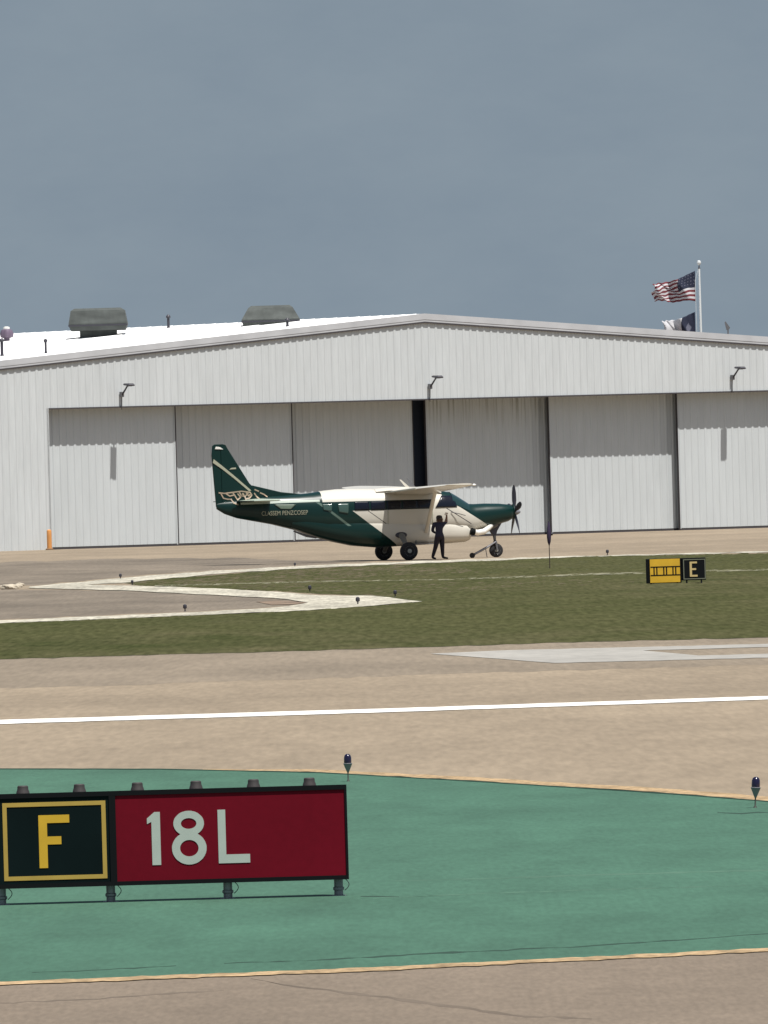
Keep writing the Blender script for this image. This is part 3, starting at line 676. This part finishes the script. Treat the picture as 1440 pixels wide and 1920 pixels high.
side_panel('crest', [(-4.75, 2.14), (-4.35, 2.12), (-4.15, 2.30), (-5.0, 2.32)], mat('crest_paint', (.12, .16, .12), .4), -1)
# tail rear sprung part + keel line
b = MB(); b.tube([(-3.3, -.3, .97), (-3.7, -.28, 1.06), (-4.2, -.25, 1.26)], [.03, .05, .03], 8); b.build('tail_skid', 'mid_metal', plane)
# landing gear
def wheel(s_, y_, z_, r_, w_, parent=plane):
    b = MB(); b.lathe([(r_*.55, -w_*.5), (r_*.82, -w_*.5), (r_*.96, -w_*.36), (r_, -w_*.12), (r_, w_*.12), (r_*.96, w_*.36), (r_*.82, w_*.5), (r_*.55, w_*.5)], (s_, y_, z_), 'Y', 28)
    t_ = b.build('tyre', 'tyre', parent, smooth=True)
    b = MB(); b.lathe([(.03, -w_*.56), (r_*.2, -w_*.56), (r_*.30, -w_*.42), (r_*.50, -w_*.45), (r_*.56, -w_*.51), (r_*.56, w_*.51), (r_*.50, w_*.45), (r_*.30, w_*.42), (r_*.2, w_*.56), (.03, w_*.56)], (s_, y_, z_), 'Y', 20)
    b.build('rim', 'rim', t_, smooth=True)
for side in (-1, 1):
    wheel(0, side*1.90, .355, .355, .26)
    b = MB(); rr = []
    for (y_, z_, a_, c_) in ((.45, 1.12, .17, .06), (.75, 1.05, .15, .055), (1.3, .72, .11, .045), (1.68, .42, .085, .04), (1.78, .36, .08, .06)):
        rr.append([(a_*math.cos(2*math.pi*i/12), side*(y_+c_*math.sin(2*math.pi*i/12)*.8), z_+c_*math.sin(2*math.pi*i/12)) for i in range(12)])
    b.loft(rr); lg = b.build('main_gear_leg', 'leg_paint', plane, smooth=True)
    b = MB(); b.loft([[(.26*math.cos(2*math.pi*i/14)*k, side*(y_), zc_+.13*math.sin(2*math.pi*i/14)*k) for i in range(14)] for (y_, zc_, k) in ((.62, 1.05, 1.1), (.78, 1.0, 1.0), (.92, .93, .6))])
    b.build('gear_fairing', 'dark_metal', lg, smooth=True)
wheel(4.06, 0, .275, .275, .2)
b = MB(); b.tube([(4.0, 0, 1.45), (4.0, 0, .9), (4.02, 0, .66)], [.085, .07, .05], 12)
b.tube([(4.02, 0, .66), (4.03, -.15, .60), (4.06, -.16, .275)], [.05, .045, .04], 8); b.tube([(4.02, 0, .66), (4.03, .15, .60), (4.06, .16, .275)], [.05, .045, .04], 8)
b.build('nose_gear_strut', 'mid_metal', plane, smooth=True)
b = MB(); b.prism([(3.55, -.10, 1.30), (4.35, -.10, 1.42), (4.12, -.10, 1.05), (4.06, -.10, .86), (3.93, -.10, .86), (3.80, -.10, 1.08)], (0, .2, 0)); b.build('nose_gear_fairing', mat('gear_shade', (.05, .05, .07), .5), plane, bevel=.03)
# exhaust stack, low on the right side of the cowling
b = MB(); b.tube([(3.80, -.36, 1.26), (3.62, -.55, 1.16), (3.4, -.66, 1.03), (3.12, -.74, .99), (2.95, -.78, 1.03)], [.08, .10, .115, .12, .115], 16); ex = b.build('exhaust_pipe', 'bright_metal', plane, smooth=True)
b = MB(); b.tube([(2.98, -.775, 1.02), (2.86, -.80, 1.05), (2.82, -.80, 1.06)], [.135, .145, .11], 16); b.build('exhaust_mouth', 'black_paint', ex, smooth=True)
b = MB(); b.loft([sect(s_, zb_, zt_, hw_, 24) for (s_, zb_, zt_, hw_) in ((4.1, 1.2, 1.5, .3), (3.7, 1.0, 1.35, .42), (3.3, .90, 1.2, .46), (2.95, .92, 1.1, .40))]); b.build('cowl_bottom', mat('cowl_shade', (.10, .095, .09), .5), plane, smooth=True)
# air inlet under the spinner
b = MB(); b.lathe([(.12, 4.765), (.30, 4.765), (.31, 4.80), (.15, 4.82)], (0, 0, 1.77), 'X', 24); b.build('nose_ring', 'green_plane', plane, smooth=True)
# propeller, five blades
prop = empty('propeller', (4.86, 0, 1.76)); prop.parent = plane
b = MB(); b.lathe([(.02, .24), (.06, .20), (.10, .13), (.13, .05), (.14, -.03), (.14, -.08)], (0, 0, 0), 'X', 20); b.build('spinner', 'galv', prop, smooth=True)
for k in range(5):
    a_ = R(92+72*k); rot = Matrix.Rotation(-a_+R(90), 3, 'X'); rr = []
    for (r_, c_, tw, th) in ((.10, .05, 70, .05), (.22, .09, 62, .04), (.45, .16, 48, .03), (.75, .18, 34, .02), (.98, .14, 26, .014), (1.06, .07, 24, .01)):
        ring = []
        for i in range(10):
            f = 2*math.pi*i/10; ch, tk = c_*math.cos(f)*.6, th*math.sin(f)
            tw_ = R(90-tw); x_ = ch*math.cos(tw_)*-1-tk*math.sin(tw_)*-1; y_ = ch*math.sin(tw_)+tk*math.cos(tw_)
            ring.append(rot @ Vector((x_, y_, r_)))
        rr.append(ring)
    b = MB(); b.loft(rr); b.build('blade', 'dark_metal', prop, smooth=True)
# roof aerials
for (s_, y_, lean, hgt, m_) in ((.52, -.1, -.34, .38, 'white_plane'), (.78, .1, -.26, .42, 'mid_metal')):
    b = MB(); zz = 2.83
    b.prism([(s_, y_-.015, zz-.1), (s_+.20, y_-.015, zz-.1), (s_+lean+.06, y_-.015, zz+hgt-.05), (s_+lean, y_-.015, zz+hgt-.05)], (0, .03, 0)); b.build('antenna', m_, plane)
b = MB(); b.tube([(2.05, -.80, 1.83), (2.35, -.86, 1.76), (2.62, -.86, 1.68)], .014, 6); b.build('pitot_tube', 'dark_metal', plane)
b = MB(); b.box((.55, -.80, .60), (1.55, -.62, .64)); b.tube([(.62, -.7, .62), (.62, -.74, .95)], .02); b.tube([(1.45, -.7, .62), (1.45, -.74, .95)], .02); b.build('boarding_step', 'mid_metal', plane)

# tow bar beside the nose wheel
tb = empty('tow_bar', plane.matrix_world @ Vector((0, 0, 0))); tb.rotation_euler = (0, 0, TH); tb.location = PO
tag(tb, 'grey tow bar slanting from the nose wheel down to the ground', 'tow bar')
b = MB(); b.tube([(4.0, -.24, .62), (3.6, -.30, .40), (3.02, -.36, .12)], [.03, .045, .045], 8); b.build('bar', 'galv', tb)
b = MB(); b.tube([(3.98, -.24, .63), (3.98, -.235, .50)], .03, 8); b.build('hook', 'dark_metal', tb)
b = MB(); b.lathe([(.03, -.05), (.105, -.04), (.105, .04), (.03, .05)], (2.98, -.38, .106), 'Y', 14); b.build('wheel', 'tyre', tb, smooth=True)
b = MB(); b.tube([(3.55, -.31, .36), (3.60, -.31, .01)], .015, 6); b.build('prop_leg', 'dark_metal', tb)

# ------------------------------------------------------------------ person beside the nose
PP = G(825, 1049.5); PSC = 1.0
per = empty('person', PP, 0)
per.scale = (1.14, 1.05, 1.0)
tag(per, 'person in dark shirt and trousers reaching up toward the airplane nose', 'person')
def skin_body(name, joints, edges, m, parent, lv=2):
    """joints: name -> (x,y,z,r)"""
    names = list(joints); me = bpy.data.meshes.new(name)
    me.from_pydata([joints[n][:3] for n in names], [(names.index(a), names.index(b_)) for a, b_ in edges], [])
    o = bpy.data.objects.new(name, me); C.objects.link(o); o.parent = parent
    bpy.context.view_layer.objects.active = o
    sk = o.modifiers.new('skin', 'SKIN'); sk.use_smooth_shade = True
    for i, n in enumerate(names):
        r_ = joints[n][3]; r_ = r_ if isinstance(r_, tuple) else (r_, r_)
        me.skin_vertices[0].data[i].radius = r_
    me.skin_vertices[0].data[0].use_root = True
    sb = o.modifiers.new('sub', 'SUBSURF'); sb.levels = lv; sb.render_levels = lv
    me.materials.append(m); return o
body_m = mat('clothing', (.012, .012, .02), .8)
t = body_m.node_tree; tcn = t.nodes.new('ShaderNodeTexCoord'); sp = t.nodes.new('ShaderNodeSeparateXYZ'); t.links.new(tcn.outputs['Object'], sp.inputs[0])
def gt(v):
    n = t.nodes.new('ShaderNodeMath'); n.operation = 'GREATER_THAN'; n.inputs[1].default_value = v; t.links.new(sp.outputs['Z'], n.inputs[0]); return n.outputs[0]
cc = mixnode(t, gt(.10), (.010, .008, .010), (.020, .013, .020)); cc = mixnode(t, gt(.90), cc, (.018, .017, .038)); cc = mixnode(t, gt(1.462), cc, (.20, .11, .075))
t.links.new(cc, t.nodes['Principled BSDF'].inputs['Base Color'])
J = {'pelvis': (0, 0, .92, (.175, .14)), 'waist': (-.005, 0, 1.06, (.17, .13)), 'chest': (0, .01, 1.25, (.19, .14)), 'upper': (.0, .01, 1.38, (.17, .12)), 'neck': (.01, .0, 1.475, .065), 'skull': (.03, -.01, 1.60, (.095, .105)), 'crown': (.02, -.01, 1.67, (.085, .095)),
     'hipl': (-.06, -.05, .86, .115), 'kneel': (-.14, -.06, .50, .08), 'anklel': (-.255, -.05, .09, .055), 'toel': (-.13, -.10, .04, .036),
     'hipr': (.08, .05, .86, .115), 'kneer': (.09, .04, .49, .08), 'ankler': (.10, .03, .09, .055), 'toer': (.285, .0, .04, .036),
     'shl': (-.17, .0, 1.39, .08), 'ell': (-.235, .08, 1.13, .06), 'wrl': (-.10, .20, 1.02, .032), 'pal': (-.04, .24, 1.03, (.036, .02)),
     'shr': (.17, .01, 1.40, .08), 'elr': (.245, .16, 1.46, .06), 'wrr': (.27, .24, 1.68, .03), 'par': (.27, .27, 1.75, (.034, .02))}
ED = [('pelvis', 'waist'), ('waist', 'chest'), ('chest', 'upper'), ('upper', 'neck'), ('neck', 'skull'), ('skull', 'crown'), ('pelvis', 'hipl'), ('hipl', 'kneel'), ('kneel', 'anklel'), ('anklel', 'toel'), ('pelvis', 'hipr'), ('hipr', 'kneer'), ('kneer', 'ankler'), ('ankler', 'toer'),
      ('upper', 'shl'), ('shl', 'ell'), ('ell', 'wrl'), ('wrl', 'pal'), ('upper', 'shr'), ('shr', 'elr'), ('elr', 'wrr'), ('wrr', 'par')]
skin_body('body', J, ED, body_m, per)
for (px_, py_, pz_, dz_) in ((.27, .27, 1.75, 1), (-.04, .24, 1.03, .2)):
    jj = {}; ee = []
    b = MB()
    for k in range(4):
        o_ = (k-1.5)*.02
        b.tube([(px_+o_, py_, pz_+.01*dz_), (px_+o_*1.2, py_+.03, pz_+.055*dz_), (px_+o_*1.3, py_+.055, pz_+(.085-.008*abs(k-1))*dz_)], [.010, .009, .007], 8)
    b.tube([(px_-.035, py_-.01, pz_-.02*dz_), (px_-.065, py_+.015, pz_+.01*dz_), (px_-.07, py_+.035, pz_+.035*dz_)], [.012, .010, .008], 8)
    b.build('fingers', 'skin', per, smooth=True)
b = MB(); b.lathe([(.085, 1.555), (.105, 1.60), (.108, 1.66), (.085, 1.715), (.03, 1.735)], (.012, -.02, 0), 'Z', 18); b.build('hair', 'hair', per, smooth=True)
b = MB(); b.tube([(.09, .055, 1.62), (.135, .07, 1.59), (.10, .06, 1.57)], [.012, .015, .012], 8); b.build('nose', 'skin', per, smooth=True)
b = MB(); b.tube([(.10, -.03, 1.63), (.108, -.035, 1.60), (.10, -.03, 1.575)], [.010, .018, .010], 8); b.build('ear', 'skin', per, smooth=True)

# ------------------------------------------------------------------ mandatory sign in the foreground
YS = 111.0
def SX(px, py): return W(px, py, YS).x
def SZ(px, py): return W(px, py, YS).z
sx0, sx1 = SX(-9, 1580), SX(651, 1560)
sz1, sz0 = SZ(320, 1481.5), SZ(320, 1656.5)
sign = empty('runway_sign', ((sx0+sx1)/2, YS, 0)); SO = Vector((sign.location.x, YS, 0))
tag(sign, 'long low airfield sign, black F panel beside red 18L panel, on short legs', 'sign')
b = MB(); b.box((sx0-SO.x, .012, sz0), (sx1-SO.x, .26, sz1)); b.build('cabinet', 'black_paint', sign, bevel=.008)
xf0, xf1 = sx0-SO.x, SX(206, 1580)-SO.x; xr0, xr1 = SX(218, 1570)-SO.x, SX(647, 1565)-SO.x
b = MB(); fw = .025
b.box((sx0-SO.x-.004, -.012, sz1-.032), (sx1-SO.x+.004, .015, sz1+.006)); b.box((sx0-SO.x-.004, -.012, sz0-.006), (sx1-SO.x+.004, .015, sz0+.028))
b.box((sx0-SO.x-.004, -.0115, sz0+.028), (sx0-SO.x+.014, .014, sz1-.032)); b.box((sx1-SO.x-.014, -.0115, sz0+.028), (sx1-SO.x+.004, .014, sz1-.032)); b.box((xf1, -.0115, sz0+.028), (xr0, .014, sz1-.032))
b.build('frame', 'black_paint', sign)
b = MB(); b.box((sx0-SO.x+.014, -.002, sz0+.028), (xf1, .011, sz1-.032)); pf = b.build('location_panel', 'sign_black', sign)
b = MB(); b.box((xr0, -.002, sz0+.024), (sx1-SO.x-.012, .011, sz1-.028)); pr = b.build('mandatory_panel', 'sign_red', sign)
def rect_frame(b, x0, x1, z0, z1, t_, y0, y1):
    b.box((x0, y0, z1-t_), (x1, y1, z1)); b.box((x0, y0, z0), (x1, y1, z0+t_)); b.box((x0, y0, z0+t_), (x0+t_, y1, z1-t_)); b.box((x1-t_, y0, z0+t_), (x1, y1, z1-t_))
b = MB(); rect_frame(b, SX(6, 1575)-SO.x, SX(199.5, 1575)-SO.x, SZ(100, 1649.5), SZ(100, 1503.5), .034, -.006, -.0025); b.build('border', 'sign_border', pf)
b = MB(); x0 = SX(73, 1577)-SO.x; x1 = SX(131, 1577)-SO.x; zt = SZ(100, 1528); zb = SZ(88, 1627.5); st_ = .068
b.box((x0, -.006, zb), (x0+st_, -.0025, zt)); b.box((x0+st_, -.006, zt-.064), (x1, -.0025, zt)); zm = (zt+zb)/2+.01; b.box((x0+st_, -.006, zm-.034), (x0+.18, -.0025, zm+.030)); b.build('letter', 'sign_yellow', pf)
zt = SZ(345, 1521); zb = SZ(345, 1620.5)
b = MB(); x1 = SX(301, 1572)-SO.x; x0 = x1-.070
b.prism([(x0, -.006, zb), (x1, -.006, zb), (x1, -.006, zt), (x1-.045, -.006, zt), (x0-.035, -.006, zt-.05), (x0-.035, -.006, zt-.095), (x0, -.006, zt-.078)], (0, .0035, 0)); b.build('digit', 'sign_white', pr)
b = MB(); cx = SX(354.5, 1572)-SO.x      # the 8: one outline with two holes
c1z, r1x, r1z = zt-.099, .122, .101; c2z, r2x, r2z = zb+.128, .138, .130
outer = []
for k in range(96):
    a_ = 2*math.pi*k/96; dx, dz = math.sin(a_), math.cos(a_); zc_ = (zt+zb)/2+.02; t_ = 0; step = .0015
    while t_ < .4:
        x_, z_ = dx*t_, zc_+dz*t_
        if not ((x_/r1x)**2+((z_-c1z)/r1z)**2 < 1 or (x_/r2x)**2+((z_-c2z)/r2z)**2 < 1): break
        t_ += step
    outer.append(Vector((cx+dx*t_, -.006, zc_+dz*t_)))
hole = lambda cz_, rx_, rz_: [Vector((cx+rx_*math.cos(2*math.pi*k/40), -.006, cz_+rz_*math.sin(2*math.pi*k/40))) for k in range(40)]
h1, h2 = hole(c1z, r1x-.060, r1z-.058), hole(c2z, r2x-.064, r2z-.064)
loops = [outer, h1, h2]; allv = outer+h1+h2; N8 = len(allv); back = [v+Vector((0, .0035, 0)) for v in allv]
fs8 = [tuple(f) for f in tessellate_polygon(loops)]; fs8 += [tuple(i+N8 for i in reversed(f)) for f in fs8]; o8 = 0
for lp in loops:
    for k in range(len(lp)): a_, c_ = o8+k, o8+(k+1) % len(lp); fs8.append((a_, c_, c_+N8, a_+N8))
    o8 += len(lp)
b.add(allv+back, fs8); b.build('digit', 'sign_white', pr)
b = MB(); x0 = SX(409, 1570)-SO.x; x1 = SX(468, 1570)-SO.x; zt2 = SZ(415, 1518); zb2 = SZ(440, 1618)
b.box((x0, -.006, zb2), (x0+.062, -.0025, zt2)); b.box((x0+.062, -.006, zb2), (x1, -.0025, zb2+.070)); b.build('letter', 'sign_white', pr)
for px_ in (42, 148, 257, 367, 475, 580):
    xx = SX(px_, 1475)-SO.x; b = MB(); b.lathe([(.055, -.004), (.052, .012), (.045, .03), (.043, .055), (.036, .062)], (xx, .10, sz1+.005), 'Z', 16); b.build('lamp_cap', mat('cap_metal', (.035, .03, .03), .7) if px_ == 42 else bpy.data.materials['cap_metal'], sign, smooth=True)
for px_ in (2, 207, 427, 635):
    xx = SX(px_, 1672)-SO.x; b = MB(); b.lathe([(.062, 0), (.062, .012), (.036, .016), (.036, .05), (.045, .056), (.045, .075), (.036, .08), (.036, sz0+.01)], (xx, .13, 0), 'Z', 18); lg = b.build('leg', 'galv', sign, smooth=True)
    b = MB(); b.tube([(xx+.05+.035*math.sin(math.pi*q/8), .09, sz0-.012*q) for q in range(9)], .0035, 6); b.build('cable', 'dark_metal', lg, smooth=True)

# ------------------------------------------------------------------ far sign by the taxiway
fs0 = G(1246, 1096); YF2 = fs0.y
far = empty('taxiway_sign', (fs0.x, YF2, 0), R(16)); tag(far, 'small far sign in the grass, yellow panel with ladder pattern beside black E panel', 'sign')
k_ = YF2/FPX
wy, we, hh = 58*k_/.97, 47*k_/.97, 46*k_
def gx_(px): return (px-1246)*k_/.97
b = MB(); b.box((gx_(1217), 0, .04), (gx_(1279), .30, hh+.04)); yb = b.build('yellow_cabinet', 'black_paint', far, bevel=.01)
b = MB(); b.box((gx_(1219), -.008, .06), (gx_(1276), -.001, hh+.03)); yp = b.build('panel', 'sign_yellow', yb)
b = MB(); zl, zu = .06+.28*hh, .06+.66*hh
b.box((gx_(1220), -.014, zl), (gx_(1276), -.0085, zl+.028)); b.box((gx_(1220), -.014, zu-.028), (gx_(1276), -.0085, zu))
for c0 in (1229, 1247.5, 1265):
    b.box((gx_(c0-3.5), -.0145, zl+.028), (gx_(c0-1.2), -.0085, zu-.028)); b.box((gx_(c0+1.8), -.0145, zl+.028), (gx_(c0+4.1), -.0085, zu-.028))
b.build('ladder_marking', 'black_paint', yp)
b = MB(); b.box((gx_(1281), .02, .10), (gx_(1326), .15, hh+.04)); eb = b.build('location_cabinet', 'black_paint', far, bevel=.01)
b = MB(); rect_frame(b, gx_(1283), gx_(1325), .13, hh-.0, .022, .012, .0195); b.build('border', mat('pale_border', (.16, .17, .12), .6), eb)
b = MB(); ex0, ex1 = gx_(1295), gx_(1309); ez0, ez1 = .20, hh-.07; tt = .065
b.box((ex0, .008, ez0), (ex0+tt, .0195, ez1)); b.box((ex0+tt, .008, ez1-tt*.8), (ex1, .0195, ez1)); b.box((ex0+tt, .008, ez0), (ex1+.01, .0195, ez0+tt*.8)); b.box((ex0+tt, .008, (ez0+ez1)/2-tt*.4), (ex1-.03, .0195, (ez0+ez1)/2+tt*.4))
b.build('letter', mat('pale_yellow', (.52, .40, .18), .5), eb)
for px_ in (1222, 1272, 1290, 1318):
    b = MB(); b.lathe([(.04, 0), (.025, .01), (.025, .12)], (gx_(px_), .08, 0), 'Z', 10); b.build('leg', 'dark_metal', far)

# ------------------------------------------------------------------ edge lights and stakes
def edge_light(loc, h, label, group, s=1.0):
    e = empty('edge_light', loc); e.scale = (s*1.0, s*1.0, s)
    tag(e, label, 'edge light', group)
    b = MB(); b.lathe([(.022, 0), (.020, .01), (.008, .03), (.007, .10), (.009, .115)], n=12); b.build('stem', mat('stem_metal', (.05, .055, .045), .6) if 'stem_metal' not in bpy.data.materials else bpy.data.materials['stem_metal'], e, smooth=True)
    b = MB(); b.lathe([(.009, .105), (.022, .135), (.038, .175), (.046, .195), (.05, .205), (.042, .21)], n=16); b.build('body', 'galv', e, smooth=True)
    b = MB(); b.lathe([(.040, .203), (.042, .23), (.040, .275), (.030, .300), (.012, .311)], n=16); b.build('lens', 'blue_glass', e, smooth=True)
    return e
l1 = edge_light(G(653, 1466.5), .3, 'dark blue-domed edge light on thin stem behind the right end of the red panel', 'edge lights on the green island')
l2 = copy_tree(l1); l2.location = G(1416, 1516); l2['label'] = 'dark blue-domed edge light at the right edge of the green painted area'
l2.rotation_euler = (0, R(3), 0)
def small_light(px, py, s, label, first=None):
    if first is None:
        e = empty('small_edge_light', G(px, py)); tag(e, label, 'edge light', 'small dark edge lights along the taxiway loop')
        b = MB(); b.lathe([(.05, 0), (.018, .02), (.018, .10)], n=10); b.build('stem', 'dark_metal', e, smooth=True)
        b = MB(); b.lathe([(.02, .08), (.055, .10), (.06, .13), (.055, .19), (.02, .22)], n=12); b.build('lens', 'dark_metal', e, smooth=True)
    else:
        e = copy_tree(first); e.location = G(px, py); e['label'] = label
    e.scale = (s, s, s); return e
sl0 = small_light(226, 1085.5, .85, 'small dark edge light on the left bend of the upper pale kerb')
for (x, y, s, lb) in ((248, 1097, .75, 'small dark edge light just inside the left bend, beginning of the middle kerb'),
                      (347, 1146.5, .85, 'small dark edge light on bare pavement above the lower pale line'),
                      (553, 1063, .75, 'small dark edge light on the upper kerb below the airplane tail'),
                      (581, 1110, .9, 'dull edge light standing in the dry grass above the pale wedge'),
                      (671, 1134, .95, 'dark edge light in the middle of the pale wedge'),
                      (741, 1119, .85, 'dark edge light near the right tip of the pale wedge'),
                      (1139, 1041, 1.0, 'brown stubby edge light on the tan apron edge left of the far yellow sign')):
    small_light(x, y, s, lb, sl0)
# slender stake with spindle head in the grass
q = G(1031, 1067); e = empty('marker_post', q); tag(e, 'thin dark stake with spindle-shaped head standing in grass before the door seam', 'marker post')
b = MB(); b.tube([(0, 0, 0), (0, 0, .85)], [.018, .014], 8); b.build('rod', mat('rod_brown', (.05, .035, .025), .7), e)
b = MB(); b.lathe([(.015, .80), (.055, .92), (.075, 1.10), (.07, 1.30), (.045, 1.48), (.02, 1.62)], n=14); b.build('spindle_head', mat('spindle', (.035, .022, .055), .5), e, smooth=True)
b = MB(); b.lathe([(.02, -.06), (.05, 0), (.02, .06)], (.10, 0, 1.20), 'Z', 10); b.tube([(0, 0, 1.2), (.10, 0, 1.2)], .015, 6); b.build('bracket', 'dark_metal', e)
# pale rubble at left
for k, (x, y, sx_, lb) in enumerate(((6, 1104, .12, 'small tan stone at the left frame edge beside pale rubble'), (18, 1105, .16, 'broad pale stone lying second from left in the rubble'), (30, 1103, .12, 'rounded pale stone right in the middle of the left rubble'), (38, 1099, .10, 'small flat stone at the right upper end of the rubble'))):
    bm = bmesh.new(); bmesh.ops.create_icosphere(bm, subdivisions=3, radius=1)
    for v in bm.verts:
        n = math.sin(v.co.x*3.1+k)*math.cos(v.co.y*2.7+k*2)*.18+math.sin(v.co.z*5+v.co.x*4+k)*.08; v.co *= 1+n; v.co.x *= sx_*1.6; v.co.y *= sx_; v.co.z *= sx_*.7
    me = bpy.data.meshes.new('stone'); bm.to_mesh(me); bm.free(); me.materials.append(M['stone']); o = bpy.data.objects.new('stone', me); C.objects.link(o); q = G(x, y); o.location = (q.x, q.y, sx_*.4)
    tag(o, lb, 'stone', 'pale rubble by the taxiway')
